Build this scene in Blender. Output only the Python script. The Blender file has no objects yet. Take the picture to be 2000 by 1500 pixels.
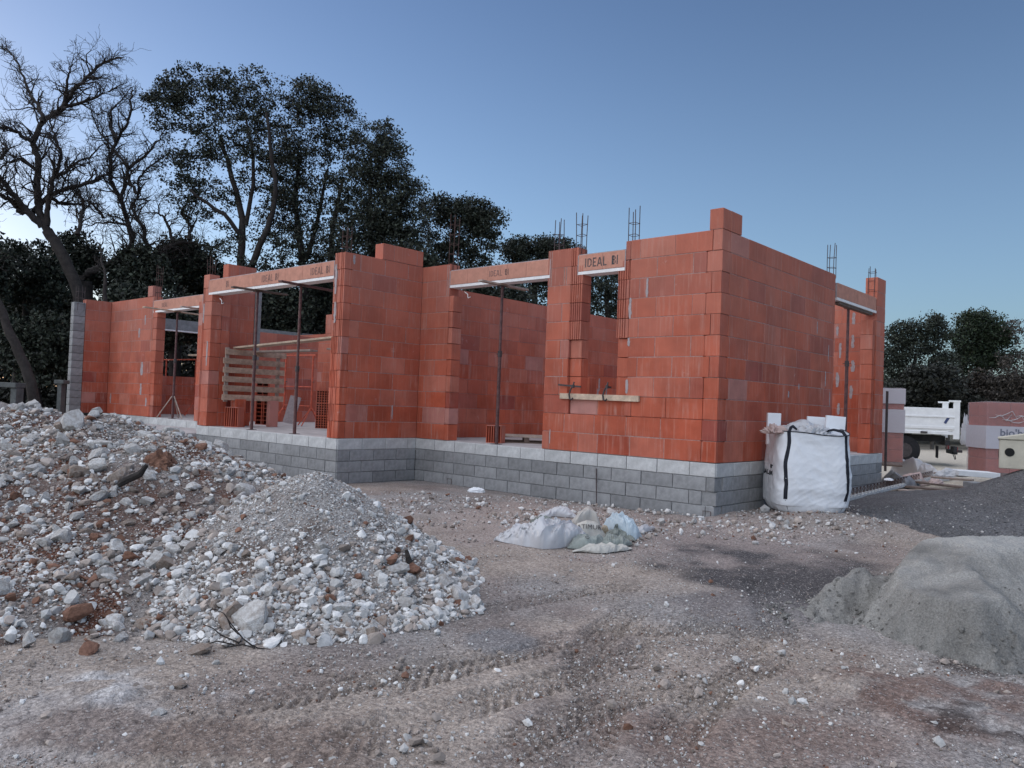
import bpy, bmesh, math, random
import numpy as np
from mathutils import Matrix, Vector, Euler

random.seed(7)
rng = np.random.default_rng(11)
scn = bpy.context.scene
COL = scn.collection

# ------------------------------------------------------------------ camera
F = 1542.34
FW = np.array([-0.6674, 0.7443, 0.0260]); FW /= np.linalg.norm(FW)
_yaw, _pit, _rol = 0.7312, 0.0260, 0.0382
_c = math.cos; _s = math.sin
FW = np.array([-_s(_yaw)*_c(_pit), _c(_yaw)*_c(_pit), _s(_pit)])
_rt = np.array([_c(_yaw), _s(_yaw), 0.0]); _up = np.cross(_rt, FW)
RT = _rt*_c(_rol) + _up*_s(_rol); UP = _up*_c(_rol) - _rt*_s(_rol)
CAM = np.array([4.8725, -9.4623, 1.4135])
cam = bpy.data.cameras.new('camera'); cam_o = bpy.data.objects.new('camera', cam); COL.objects.link(cam_o)
cam.sensor_width = 36; cam.lens = F/2000*36; cam.clip_end = 3000; cam.clip_start = 0.05
cam_o.matrix_world = Matrix(((RT[0], UP[0], -FW[0], CAM[0]), (RT[1], UP[1], -FW[1], CAM[1]), (RT[2], UP[2], -FW[2], CAM[2]), (0, 0, 0, 1)))
scn.camera = cam_o

# ------------------------------------------------------------------ sky, sun, exposure
SUN_AZ = 98.0      # degrees from +Y towards -X
SUN_EL = 4.0
world = bpy.data.worlds.new('World'); scn.world = world; world.use_nodes = True
wn = world.node_tree.nodes; wl = world.node_tree.links; wn.clear()
sky = wn.new('ShaderNodeTexSky'); sky.sky_type = 'NISHITA'; sky.sun_disc = False
sky.sun_elevation = math.radians(SUN_EL); sky.sun_rotation = math.radians(-SUN_AZ)
sky.altitude = 200; sky.air_density = 1.0; sky.dust_density = 1.4; sky.ozone_density = 3.6
hs = wn.new('ShaderNodeHueSaturation'); hs.inputs['Saturation'].default_value = 0.88
bgn = wn.new('ShaderNodeBackground'); bgn.inputs['Strength'].default_value = 0.095
wo = wn.new('ShaderNodeOutputWorld')
wb = wn.new('ShaderNodeMix'); wb.data_type = 'RGBA'; wb.blend_type = 'MULTIPLY'; wb.inputs[0].default_value = 1.0; wb.inputs[7].default_value = (1.04, 1.0, 1.10, 1)   # cool white balance
wl.new(sky.outputs[0], hs.inputs['Color']); wl.new(hs.outputs[0], wb.inputs[6]); # thin ground mist: the whole sky pales towards the horizon
tcw = wn.new('ShaderNodeTexCoord'); spw = wn.new('ShaderNodeSeparateXYZ'); wl.new(tcw.outputs['Generated'], spw.inputs[0])
def wm(op, a, b=0.0):
    q = wn.new('ShaderNodeMath'); q.operation = op
    for i_, v_ in enumerate((a, b)):
        if isinstance(v_, (int, float)): q.inputs[i_].default_value = v_
        else: wl.new(v_, q.inputs[i_])
    return q.outputs[0]
e2 = wm('MULTIPLY', wm('MULTIPLY', spw.outputs['Z'], spw.outputs['Z']), -1/(0.34*0.34))
hzw = wm('EXPONENT', e2)
hm = wn.new('ShaderNodeMix'); hm.data_type = 'RGBA'; hm.blend_type = 'ADD'; hm.clamp_factor = False; hm.inputs[7].default_value = (0.52, 0.72, 0.82, 1); wl.new(hzw, hm.inputs[0]); wl.new(wb.outputs[2], hm.inputs[6])
wl.new(hm.outputs[2], bgn.inputs['Color']); wl.new(bgn.outputs[0], wo.inputs['Surface'])
sun = bpy.data.lights.new('sun', 'SUN'); sun.energy = 1.25; sun.angle = math.radians(140); sun.color = (0.95, 0.96, 1.0)  # broad fill lamp added high behind the camera's left, apart from the sky glow
fill_sun_o = bpy.data.objects.new('sun', sun); COL.objects.link(fill_sun_o)
_az, _el = math.radians(142), math.radians(48)
_sd = Vector((-math.sin(_az)*math.cos(_el), math.cos(_az)*math.cos(_el), math.sin(_el)))
fill_sun_o.rotation_euler = _sd.to_track_quat('Z', 'Y').to_euler()
vs = scn.view_settings; vs.view_transform = 'Standard'; vs.look = 'None'; vs.exposure = 1.5; vs.gamma = 1.0; vs.use_curve_mapping = False

# ------------------------------------------------------------------ numbers of the place (metres)
h = 0.28                       # brick course
S = 0.7485                     # top of the floor slab
T = S + 11*h                   # top of the walls
A, D_ = 5.876, 1.7065          # inner corner of the front, projection of the left wing
WX = 10.68                     # left end of the wing front
RY = -0.652                    # front plane of the recessed part
tk = 0.22                      # wall thickness

def ray(px, py): return FW + RT*((px-1000)/F) - UP*((py-750)/F)
def at(px, py, d): return CAM + ray(px, py)*d
def onX(px, py, X): r = ray(px, py); return CAM + r*((X-CAM[0])/r[0])
def onY(px, py, Y): r = ray(px, py); return CAM + r*((Y-CAM[1])/r[1])
def onZ(px, py, Z): r = ray(px, py); return CAM + r*((Z-CAM[2])/r[2])
RG = np.array([_c(_yaw), _s(_yaw)]); FG = np.array([-_s(_yaw), _c(_yaw)])
def to_sd(x, y):
    dx, dy = x-CAM[0], y-CAM[1]
    return dx*RG[0]+dy*RG[1], dx*FG[0]+dy*FG[1]
def to_xy(s, d): return CAM[0]+s*RG[0]+d*FG[0], CAM[1]+s*RG[1]+d*FG[1]

# ------------------------------------------------------------------ noise in numpy
_tab = np.random.default_rng(3).random((256, 256))
def vnoise(x, y, seed=0):
    x = np.asarray(x, float)+seed*17.31; y = np.asarray(y, float)+seed*9.77
    xi = np.floor(x).astype(int); yi = np.floor(y).astype(int)
    fx = x-xi; fy = y-yi
    fx = fx*fx*(3-2*fx); fy = fy*fy*(3-2*fy)
    a = _tab[xi & 255, yi & 255]; b = _tab[(xi+1) & 255, yi & 255]
    c = _tab[xi & 255, (yi+1) & 255]; d = _tab[(xi+1) & 255, (yi+1) & 255]
    return a*(1-fx)*(1-fy)+b*fx*(1-fy)+c*(1-fx)*fy+d*fx*fy
def fbm(x, y, o=4, seed=0):
    t = 0; a = 0.5; n = 0
    for k in range(o):
        t = t+a*vnoise(x*2**k, y*2**k, seed+k); n += a; a *= 0.5
    return t/n
def sstep(a, b, x):
    t = np.clip((np.asarray(x, float)-a)/(b-a), 0, 1); return t*t*(3-2*t)

# ------------------------------------------------------------------ object helpers
def link(o, parent=None):
    COL.objects.link(o)
    if parent is not None: o.parent = parent
    return o
def tag(o, label=None, cat=None, group=None, kind=None):
    if label: o['label'] = label
    if cat: o['category'] = cat
    if group: o['group'] = group
    if kind: o['kind'] = kind
    return o
def empty(name, loc=(0, 0, 0), label=None, cat=None, group=None, rz=0):
    o = bpy.data.objects.new(name, None); o.empty_display_size = 0.1
    o.location = loc; o.rotation_euler = (0, 0, rz); link(o)
    return tag(o, label, cat, group)
def np_mesh(name, V, faces, smooth=False, col=None, colname='Col'):
    """V (n,3); faces: list of int arrays (m,k)"""
    me = bpy.data.meshes.new(name)
    V = np.asarray(V, np.float32)
    me.vertices.add(len(V)); me.vertices.foreach_set('co', V.ravel())
    faces = [np.asarray(f, np.int32) for f in faces if len(f)]
    nl = sum(f.size for f in faces); nf = sum(len(f) for f in faces)
    me.loops.add(nl); me.polygons.add(nf)
    me.loops.foreach_set('vertex_index', np.concatenate([f.ravel() for f in faces]))
    tot = np.concatenate([np.full(len(f), f.shape[1], np.int32) for f in faces])
    st = np.concatenate([[0], np.cumsum(tot)[:-1]]).astype(np.int32)
    me.polygons.foreach_set('loop_start', st)
    me.polygons.foreach_set('use_smooth', np.full(nf, smooth, bool))
    if col is not None:
        at_ = me.attributes.new(colname, 'FLOAT_COLOR', 'POINT')
        c4 = np.ones((len(V), 4), np.float32); c4[:, :3] = col
        at_.data.foreach_set('color', c4.ravel())
    me.update(calc_edges=True)
    me.validate()
    return me
def obj(name, me, mat, parent=None, loc=None):
    o = bpy.data.objects.new(name, me)
    if mat is not None and len(me.materials) == 0: me.materials.append(mat)
    if loc is not None: o.location = loc
    return link(o, parent)

class MB:
    def __init__(s): s.v = []; s.f = []
    def add(s, vs, fs):
        b = len(s.v); s.v += [tuple(map(float, p)) for p in vs]; s.f += [tuple(i+b for i in f) for f in fs]; return s
    def box(s, c, d, rot=None):
        x, y, z = d[0]/2, d[1]/2, d[2]/2
        vs = [Vector(p) for p in ((-x,-y,-z),(x,-y,-z),(x,y,-z),(-x,y,-z),(-x,-y,z),(x,-y,z),(x,y,z),(-x,y,z))]
        if rot is not None:
            m = rot if isinstance(rot, Matrix) else Euler(rot).to_matrix()
            vs = [m @ p for p in vs]
        return s.add([p+Vector(c) for p in vs], [(0,3,2,1),(4,5,6,7),(0,1,5,4),(1,2,6,5),(2,3,7,6),(3,0,4,7)])
    def bar(s, p, q, w, t):   # rectangular bar from p to q
        p, q = Vector(p), Vector(q); d = q-p
        m = d.to_track_quat('X', 'Z').to_matrix()
        return s.box((p+q)/2, (d.length, w, t), m)
    def tube(s, pts, r, n=8, cap=True):
        pts = [Vector(p) for p in pts]
        rs = r if isinstance(r, (list, tuple)) else [r]*len(pts)
        rings = []; up = Vector((0, 0, 1))
        for i, p in enumerate(pts):
            d = (pts[min(i+1, len(pts)-1)]-pts[max(i-1, 0)]).normalized()
            a = d.cross(up)
            if a.length < 0.05: a = d.cross(Vector((1, 0, 0)))
            a.normalize(); b = d.cross(a)
            rings.append([p+(a*math.cos(2*math.pi*k/n)+b*math.sin(2*math.pi*k/n))*rs[i] for k in range(n)])
        vs = [q for R in rings for q in R]; fs = []
        for i in range(len(pts)-1):
            for k in range(n):
                fs.append((i*n+k, i*n+(k+1) % n, (i+1)*n+(k+1) % n, (i+1)*n+k))
        if cap: fs += [tuple(range(n))[::-1], tuple((len(pts)-1)*n+k for k in range(n))]
        return s.add(vs, fs)
    def prism(s, poly, z0, z1):
        n = len(poly)
        vs = [(x, y, z0) for x, y in poly]+[(x, y, z1) for x, y in poly]
        fs = [tuple(range(n))[::-1], tuple(range(n, 2*n))]+[(i, (i+1) % n, n+(i+1) % n, n+i) for i in range(n)]
        return s.add(vs, fs)
    def mesh(s, name, smooth=False, bevel=0):
        me = bpy.data.meshes.new(name); me.from_pydata(s.v, [], s.f)
        bm = bmesh.new(); bm.from_mesh(me)
        bmesh.ops.recalc_face_normals(bm, faces=bm.faces)
        if bevel: bmesh.ops.bevel(bm, geom=list(bm.edges), offset=bevel, segments=1, affect='EDGES')
        if smooth:
            for f in bm.faces: f.smooth = True
        bm.to_mesh(me); bm.free()
        if smooth: me.set_sharp_from_angle(angle=math.radians(40))
        return me
    def obj(s, name, mat, parent=None, smooth=False, bevel=0, loc=None): return obj(name, s.mesh(name, smooth, bevel), mat, parent, loc)

# ------------------------------------------------------------------ materials
def mat(name):
    m = bpy.data.materials.new(name); m.use_nodes = True
    n = m.node_tree.nodes; b = n['Principled BSDF']; b.inputs['Specular IOR Level'].default_value = 0.3
    return m, n, m.node_tree.links, b
def N(n, t, **k):
    x = n.new('ShaderNode'+t)
    for a, v in k.items():
        if a in x.inputs: x.inputs[a].default_value = v
        else: setattr(x, a, v)
    return x
def ramp(n, stops):
    r = n.new('ShaderNodeValToRGB'); e = r.color_ramp.elements
    while len(e) < len(stops): e.new(0.5)
    for i, (p, c) in enumerate(stops):
        e[i].position = p; e[i].color = (*c, 1) if len(c) == 3 else c
    return r
def mix(n, l, fac, a, b, mode='MIX'):
    x = n.new('ShaderNodeMix'); x.data_type = 'RGBA'; x.blend_type = mode
    for sock, v in ((x.inputs[0], fac), (x.inputs[6], a), (x.inputs[7], b)):
        if hasattr(v, 'is_linked') or hasattr(v, 'links'): l.new(v, sock)
        elif isinstance(v, (int, float)): sock.default_value = v
        else: sock.default_value = (*v, 1)
    return x.outputs[2]
def math_(n, l, op, a, b=0.0, clamp=False):
    x = n.new('ShaderNodeMath'); x.operation = op; x.use_clamp = clamp
    for i, v in enumerate((a, b)):
        if isinstance(v, (int, float)): x.inputs[i].default_value = v
        else: l.new(v, x.inputs[i])
    return x.outputs[0]
def simple(name, c, rough=0.7, var=0.25, scale=12, bump=0.2, bscale=60, metal=0.0, objrand=0.0, obj_coords=True, bdist=0.01):
    m, n, l, b = mat(name)
    tc = N(n, 'TexCoord')
    nz = N(n, 'TexNoise', Scale=scale, Detail=5.0, Roughness=0.65); l.new(tc.outputs['Object'], nz.inputs['Vector'])
    lo = tuple(x*(1-var) for x in c); hi = tuple(min(1, x*(1+var)) for x in c)
    r = ramp(n, [(0.3, lo), (0.7, hi)]); l.new(nz.outputs[0], r.inputs[0]); colr = r.outputs[0]
    if objrand:
        oi = N(n, 'ObjectInfo'); mr = N(n, 'MapRange'); l.new(oi.outputs['Random'], mr.inputs[0])
        mr.inputs[3].default_value = 1-objrand; mr.inputs[4].default_value = 1+objrand
        hv = N(n, 'HueSaturation'); l.new(mr.outputs[0], hv.inputs['Value']); l.new(colr, hv.inputs['Color']); colr = hv.outputs[0]
    l.new(colr, b.inputs['Base Color']); b.inputs['Roughness'].default_value = rough; b.inputs['Metallic'].default_value = metal
    if bump:
        n2 = N(n, 'TexNoise', Scale=bscale, Detail=4.0); l.new(tc.outputs['Object'], n2.inputs['Vector'])
        bp = N(n, 'Bump', Strength=bump, Distance=bdist); l.new(n2.outputs[0], bp.inputs['Height']); l.new(bp.outputs[0], b.inputs['Normal'])
    return m

def brick_material(name, dark=1.0):
    m, n, l, b = mat(name)
    tc = N(n, 'TexCoord'); oi = N(n, 'ObjectInfo'); geo = N(n, 'NewGeometry')
    rnd = math_(n, l, 'FRACT', math_(n, l, 'ADD', oi.outputs['Random'], geo.outputs['Random Per Island']))
    tint = ramp(n, [(0.0, (0.33, 0.082, 0.060)), (0.12, (0.44, 0.100, 0.052)), (0.42, (0.51, 0.128, 0.070)), (0.62, (0.48, 0.100, 0.048)), (0.84, (0.53, 0.175, 0.115)), (0.93, (0.41, 0.088, 0.048)), (1.0, (0.50, 0.25, 0.21))])
    l.new(rnd, tint.inputs[0])
    # large soft patches (dust, damp)
    big = N(n, 'TexNoise', Scale=1.6, Detail=4.0, Roughness=0.6); l.new(geo.outputs['Position'], big.inputs['Vector'])
    br = ramp(n, [(0.36, (0.72, 0.66, 0.66)), (0.62, (1.12, 1.1, 1.12))]); l.new(big.outputs[0], br.inputs[0])
    c1 = mix(n, l, 0.8, tint.outputs[0], br.outputs[0], 'MULTIPLY')
    # pale vertical dust streaks
    mp = N(n, 'Mapping'); mp.inputs['Scale'].default_value = (14, 14, 1.2); l.new(oi.outputs['Random'], mp.inputs['Location']); l.new(geo.outputs['Position'], mp.inputs['Vector'])
    st = N(n, 'TexNoise', Scale=1.0, Detail=6.0, Roughness=0.7); l.new(mp.outputs[0], st.inputs['Vector'])
    sr = ramp(n, [(0.50, (0, 0, 0)), (0.68, (1, 1, 1))]); l.new(st.outputs[0], sr.inputs[0])
    blot = N(n, 'TexNoise', Scale=2.3, Detail=3.0); l.new(geo.outputs['Position'], blot.inputs['Vector'])
    blr = ramp(n, [(0.42, (0, 0, 0)), (0.7, (1, 1, 1))]); l.new(blot.outputs[0], blr.inputs[0])
    fac = math_(n, l, 'MULTIPLY', math_(n, l, 'MULTIPLY', sr.outputs[0], blr.outputs[0]), 0.75)
    c2 = mix(n, l, fac, c1, (0.55, 0.33, 0.27))
    mp2 = N(n, 'Mapping'); mp2.inputs['Scale'].default_value = (34, 34, 0.9); va = N(n, 'VectorMath'); va.operation = 'ADD'; cx = N(n, 'CombineXYZ')
    l.new(math_(n, l, 'MULTIPLY', rnd, 31.0), cx.inputs[0]); l.new(math_(n, l, 'MULTIPLY', rnd, 17.0), cx.inputs[1]); l.new(math_(n, l, 'MULTIPLY', rnd, 23.0), cx.inputs[2])
    l.new(geo.outputs['Position'], va.inputs[0]); l.new(cx.outputs[0], va.inputs[1]); l.new(va.outputs[0], mp2.inputs['Vector'])
    st2 = N(n, 'TexNoise', Scale=1.0, Detail=3.0, Roughness=0.6); l.new(mp2.outputs[0], st2.inputs['Vector'])
    sr2 = ramp(n, [(0.58, (0, 0, 0)), (0.66, (1, 1, 1))]); l.new(st2.outputs[0], sr2.inputs[0])
    c2 = mix(n, l, math_(n, l, 'MULTIPLY', sr2.outputs[0], 0.28), c2, (0.60, 0.30, 0.22))
    # paler, pinker tone growing towards the upper courses
    sp = N(n, 'SeparateXYZ'); l.new(geo.outputs['Position'], sp.inputs[0])
    zn = N(n, 'TexNoise', Scale=2.0, Detail=3.0); l.new(geo.outputs['Position'], zn.inputs['Vector'])
    zz = math_(n, l, 'ADD', sp.outputs['Z'], math_(n, l, 'MULTIPLY', zn.outputs[0], 1.6))
    hz = N(n, 'MapRange'); l.new(zz, hz.inputs[0]); hz.inputs[1].default_value = 2.3; hz.inputs[2].default_value = 4.1
    # white efflorescence low on the wall
    ef = N(n, 'TexNoise', Scale=5.0, Detail=6.0, Roughness=0.75); l.new(geo.outputs['Position'], ef.inputs['Vector'])
    efr = ramp(n, [(0.63, (0, 0, 0)), (0.72, (1, 1, 1))]); l.new(ef.outputs[0], efr.inputs[0])
    c2 = mix(n, l, math_(n, l, 'MULTIPLY', hz.outputs[0], 0.42), c2, (0.48, 0.215, 0.16))
    c3 = mix(n, l, math_(n, l, 'MULTIPLY', efr.outputs[0], 0.35), c2, (0.60, 0.46, 0.42))
    l.new(c3, b.inputs['Base Color']); b.inputs['Roughness'].default_value = 0.85
    # fine vertical ribbing of the extruded clay
    sx = N(n, 'SeparateXYZ'); l.new(tc.outputs['Object'], sx.inputs[0])
    w = math_(n, l, 'SINE', math_(n, l, 'MULTIPLY', sx.outputs['X'], 330.0))
    grain = N(n, 'TexNoise', Scale=90.0, Detail=3.0); l.new(tc.outputs['Object'], grain.inputs['Vector'])
    hh = math_(n, l, 'ADD', math_(n, l, 'MULTIPLY', w, 0.4), grain.outputs[0])
    bp = N(n, 'Bump', Strength=0.7, Distance=0.006); l.new(hh, bp.inputs['Height']); l.new(bp.outputs[0], b.inputs['Normal'])
    return m
M = {}
M['brick'] = brick_material('clay_brick')
M['shaded_cell_clay'] = simple('shaded_cell_clay', (0.13, 0.045, 0.035), 0.95, 0.2, 30, 0.2, 60)  # darker clay: the shade deep in the brick cells put into the colour
M['lintel'] = simple('lintel_clay', (0.52, 0.25, 0.18), 0.85, 0.15, 8, 0.15, 80, objrand=0.06)
M['mortar'] = simple('mortar', (0.37, 0.235, 0.205), 0.95, 0.3, 20, 0.4, 90)
M['mortar_pale'] = simple('pale_mortar', (0.38, 0.33, 0.33), 0.95, 0.2, 20, 0.4, 90)
M['block'] = simple('concrete_block', (0.268, 0.268, 0.268), 0.95, 0.22, 9, 0.5, 120, objrand=0.16)
M['block_mortar'] = simple('block_mortar', (0.33, 0.33, 0.33), 0.95, 0.3, 12, 0.5, 80)
M['band'] = simple('edge_block', (0.50, 0.50, 0.49), 0.95, 0.2, 10, 0.35, 120, objrand=0.08)
M['slab'] = simple('screed', (0.40, 0.37, 0.36), 0.9, 0.25, 3, 0.3, 60)
M['rebar'] = simple('rebar', (0.075, 0.055, 0.055), 0.7, 0.4, 30, 0)
M['rusty_rebar'] = simple('rusty_rebar', (0.075, 0.042, 0.036), 0.8, 0.4, 30, 0)
M['white'] = simple('white_paint', (0.78, 0.78, 0.77), 0.5, 0.08, 6, 0.05, 40)
M['strip'] = simple('white_strip', (0.80, 0.78, 0.76), 0.8, 0.08, 10, 0.1, 60)
M['ink'] = simple('stencil_ink', (0.095, 0.085, 0.085), 0.9, 0.3, 40, 0)
M['ink_faded'] = simple('faded_stencil_ink', (0.22, 0.13, 0.11), 0.9, 0.3, 40, 0)
M['wood'] = simple('raw_timber', (0.50, 0.385, 0.285), 0.8, 0.3, 10, 0.3, 50, objrand=0.15)
M['wood_slat'] = simple('shuttering_timber', (0.40, 0.29, 0.215), 0.85, 0.35, 10, 0.3, 50, objrand=0.15)
M['wood_grey'] = simple('weathered_timber', (0.36, 0.29, 0.245), 0.85, 0.3, 10, 0.3, 50, objrand=0.2)
M['wood_dark'] = simple('old_timber', (0.16, 0.12, 0.10), 0.85, 0.3, 10, 0.3, 50, objrand=0.2)
M['prop'] = simple('prop_steel', (0.115, 0.058, 0.055), 0.6, 0.45, 14, 0.15, 60)
M['red'] = simple('red_paint', (0.50, 0.10, 0.055), 0.6, 0.4, 14, 0.1, 60)
M['steel'] = simple('dark_steel', (0.06, 0.05, 0.05), 0.55, 0.4, 20, 0.1, 60)
M['eps'] = simple('polystyrene', (0.85, 0.86, 0.87), 0.8, 0.04, 8, 0.1, 150)
M['black'] = simple('black_webbing', (0.018, 0.02, 0.028), 0.8, 0.3, 60, 0.2, 200)
M['rubber'] = simple('tyre_rubber', (0.02, 0.02, 0.022), 0.9, 0.3, 20, 0.1, 60)
M['under'] = simple('chassis_black', (0.03, 0.03, 0.032), 0.7, 0.4, 10, 0.1, 60)
M['redlamp'] = simple('red_lens', (0.30, 0.03, 0.04), 0.3, 0.2, 20, 0)
M['cream'] = simple('cream_concrete', (0.56, 0.52, 0.42), 0.9, 0.12, 6, 0.2, 60)
M['hole_disc'] = simple('hole_shade', (0.02, 0.02, 0.02), 0.95, 0.1, 6, 0)
M['blue'] = simple('blue_print', (0.05, 0.07, 0.16), 0.7, 0.1, 6, 0)
M['greyprint'] = simple('grey_print', (0.17, 0.18, 0.22), 0.7, 0.15, 20, 0)
M['bench'] = simple('mossy_stone', (0.12, 0.125, 0.12), 0.95, 0.3, 9, 0.4, 40)
M['bark'] = simple('bark', (0.040, 0.034, 0.031), 0.95, 0.4, 6, 0.6, 30, bdist=0.03)
M['bark_pale'] = simple('pale_bark', (0.085, 0.078, 0.07), 0.95, 0.4, 6, 0.6, 30, bdist=0.03)
M['sack_grey'] = simple('grey_green_sack', (0.25, 0.27, 0.245), 0.75, 0.25, 10, 0.3, 30, objrand=0.25)
M['sack_tan'] = simple('tan_paper', (0.42, 0.34, 0.25), 0.8, 0.2, 10, 0.3, 30)
M['sack_pale'] = simple('pale_paper', (0.48, 0.46, 0.41), 0.8, 0.2, 10, 0.3, 30)
M['wovenbag'] = simple('woven_bag', (0.74, 0.755, 0.775), 0.55, 0.05, 5, 0.25, 9, bdist=0.02)
M['wrapbrick'] = simple('wrapped_brick', (0.40, 0.115, 0.085), 0.8, 0.18, 6, 0.2, 60, objrand=0.1)

def leaf_mat(name, c, var=0.8):
    m, n, l, b = mat(name)
    geo = N(n, 'NewGeometry')
    r = ramp(n, [(0.0, tuple(x*(1-var) for x in c)), (0.7, c), (1.0, tuple(x*(1+var) for x in c))]); l.new(geo.outputs['Random Per Island'], r.inputs[0])
    l.new(r.outputs[0], b.inputs['Base Color']); b.inputs['Roughness'].default_value = 0.6
    return m
M['leaf_oak'] = leaf_mat('evergreen_oak_leaf', (0.036, 0.044, 0.030))
M['leaf_pine'] = leaf_mat('pine_needle', (0.026, 0.040, 0.019))
M['leaf_dry'] = leaf_mat('dry_leaf', (0.052, 0.044, 0.036))
M['leaf_bush'] = leaf_mat('bush_leaf', (0.026, 0.028, 0.022))

def plastic(name, c, alpha=0.92, trans=0.35, rough=0.35):
    m, n, l, b = mat(name)
    b.inputs['Base Color'].default_value = (*c, 1); b.inputs['Roughness'].default_value = rough; b.inputs['Alpha'].default_value = alpha
    tr = N(n, 'BsdfTranslucent'); tr.inputs['Color'].default_value = (*c, 1)
    mx = N(n, 'MixShader'); mx.inputs[0].default_value = trans
    out = n['Material Output']; l.new(b.outputs[0], mx.inputs[1]); l.new(tr.outputs[0], mx.inputs[2]); l.new(mx.outputs[0], out.inputs['Surface'])
    tc = N(n, 'TexCoord'); v = N(n, 'TexNoise', Scale=14.0, Detail=3.0); l.new(tc.outputs['Object'], v.inputs['Vector'])
    bp = N(n, 'Bump', Strength=0.35, Distance=0.02); l.new(v.outputs[0], bp.inputs['Height']); l.new(bp.outputs[0], b.inputs['Normal'])
    return m
M['film'] = plastic('white_film', (0.68, 0.68, 0.69), 0.97, 0.25)
M['film_tan'] = plastic('dusty_film', (0.55, 0.52, 0.47), 0.98, 0.2)
M['film_blue'] = plastic('blue_white_film', (0.60, 0.70, 0.76), 0.97, 0.25)
M['film_pink'] = plastic('pinkish_film', (0.60, 0.46, 0.42), 0.98, 0.2)
M['film_grey'] = plastic('grey_film', (0.26, 0.26, 0.27), 0.98, 0.2)
M['wrap'] = plastic('stretch_wrap', (0.62, 0.55, 0.56), 0.24, 0.1, 0.2)
M['wrapwhite'] = plastic('printed_wrap', (0.60, 0.58, 0.62), 0.93, 0.1, 0.35)

def colattr_mat(name, rough=0.95, bump=0.5, bscale=120.0, bdist=0.006, nscale=140.0, namp=0.35, pebble=0.0):
    m, n, l, b = mat(name)
    at_ = N(n, 'Attribute'); at_.attribute_name = 'Col'
    geo = N(n, 'NewGeometry')
    nz = N(n, 'TexNoise', Scale=nscale, Detail=4.0, Roughness=0.7); l.new(geo.outputs['Position'], nz.inputs['Vector'])
    r = ramp(n, [(0.3, (1-namp,)*3), (0.7, (1+namp,)*3)]); l.new(nz.outputs[0], r.inputs[0])
    c = mix(n, l, 1.0, at_.outputs['Color'], r.outputs[0], 'MULTIPLY')
    vh = None
    if pebble:
        for sc_, wgt in ((48.0, 0.55), (115.0, 0.45)):
            vo = N(n, 'TexVoronoi', Scale=sc_); l.new(geo.outputs['Position'], vo.inputs['Vector'])
            sep = N(n, 'SeparateColor'); l.new(vo.outputs['Color'], sep.inputs[0])
            m1 = math_(n, l, 'GREATER_THAN', sep.outputs[0], 1-pebble)
            m2 = N(n, 'MapRange'); l.new(vo.outputs['Distance'], m2.inputs[0]); m2.inputs[1].default_value = 0.42; m2.inputs[2].default_value = 0.34
            cell = ramp(n, [(0.0, (0.62, 0.6, 0.6)), (1.0, (1.38, 1.38, 1.38))]); l.new(sep.outputs[1], cell.inputs[0])
            c = mix(n, l, 0.6, c, cell.outputs[0], 'MULTIPLY')
            mm = math_(n, l, 'MULTIPLY', m1, m2.outputs[0])
            c = mix(n, l, math_(n, l, 'MULTIPLY', mm, 0.7), c, (0.42, 0.385, 0.36))
            dm = math_(n, l, 'MULTIPLY', math_(n, l, 'SUBTRACT', 0.5, vo.outputs['Distance']), math_(n, l, 'ADD', math_(n, l, 'MULTIPLY', m1, 2.0), 0.5))
            vh = math_(n, l, 'MULTIPLY', dm, wgt) if vh is None else math_(n, l, 'ADD', vh, math_(n, l, 'MULTIPLY', dm, wgt))
    l.new(c, b.inputs['Base Color']); b.inputs['Roughness'].default_value = rough; b.inputs['Specular IOR Level'].default_value = 0.15
    n2 = N(n, 'TexNoise', Scale=bscale, Detail=5.0, Roughness=0.7); l.new(geo.outputs['Position'], n2.inputs['Vector'])
    hgt = n2.outputs[0] if vh is None else math_(n, l, 'ADD', n2.outputs[0], vh)
    bp = N(n, 'Bump', Strength=bump, Distance=bdist); l.new(hgt, bp.inputs['Height']); l.new(bp.outputs[0], b.inputs['Normal'])
    return m
M['ground'] = colattr_mat('earth', bump=0.8, bscale=70, bdist=0.012, nscale=45, namp=0.4, pebble=0.2)
M['mound'] = colattr_mat('mound_earth', bump=0.8, bscale=60, bdist=0.015, nscale=50, namp=0.45, pebble=0.35)
M['stone'] = colattr_mat('limestone', rough=0.9, bump=0.4, bscale=70, bdist=0.005, nscale=35, namp=0.18)
M['sand'] = colattr_mat('sand', rough=0.97, bump=1.0, bscale=42, bdist=0.024, nscale=90, namp=0.34)
M['gravel'] = colattr_mat('gravel', rough=0.95, bump=1.0, bscale=60, bdist=0.03, nscale=40, namp=0.5, pebble=0.08)
def rock_mat(name, c, c2):
    m, n, l, b = mat(name)
    tc = N(n, 'TexCoord'); oi = N(n, 'ObjectInfo')
    nz = N(n, 'TexNoise', Scale=3.0, Detail=7.0, Roughness=0.7); l.new(tc.outputs['Object'], nz.inputs['Vector'])
    r = ramp(n, [(0.32, c2), (0.58, c)]); l.new(nz.outputs[0], r.inputs[0])
    hv = N(n, 'HueSaturation'); mr = N(n, 'MapRange'); l.new(oi.outputs['Random'], mr.inputs[0]); mr.inputs[3].default_value = 0.72; mr.inputs[4].default_value = 1.12
    l.new(mr.outputs[0], hv.inputs['Value']); l.new(r.outputs[0], hv.inputs['Color']); l.new(hv.outputs[0], b.inputs['Base Color'])
    b.inputs['Roughness'].default_value = 0.92
    n2 = N(n, 'TexNoise', Scale=9.0, Detail=6.0, Roughness=0.7); l.new(tc.outputs['Object'], n2.inputs['Vector'])
    bp = N(n, 'Bump', Strength=0.6, Distance=0.06); l.new(n2.outputs[0], bp.inputs['Height']); l.new(bp.outputs[0], b.inputs['Normal'])
    return m
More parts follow.
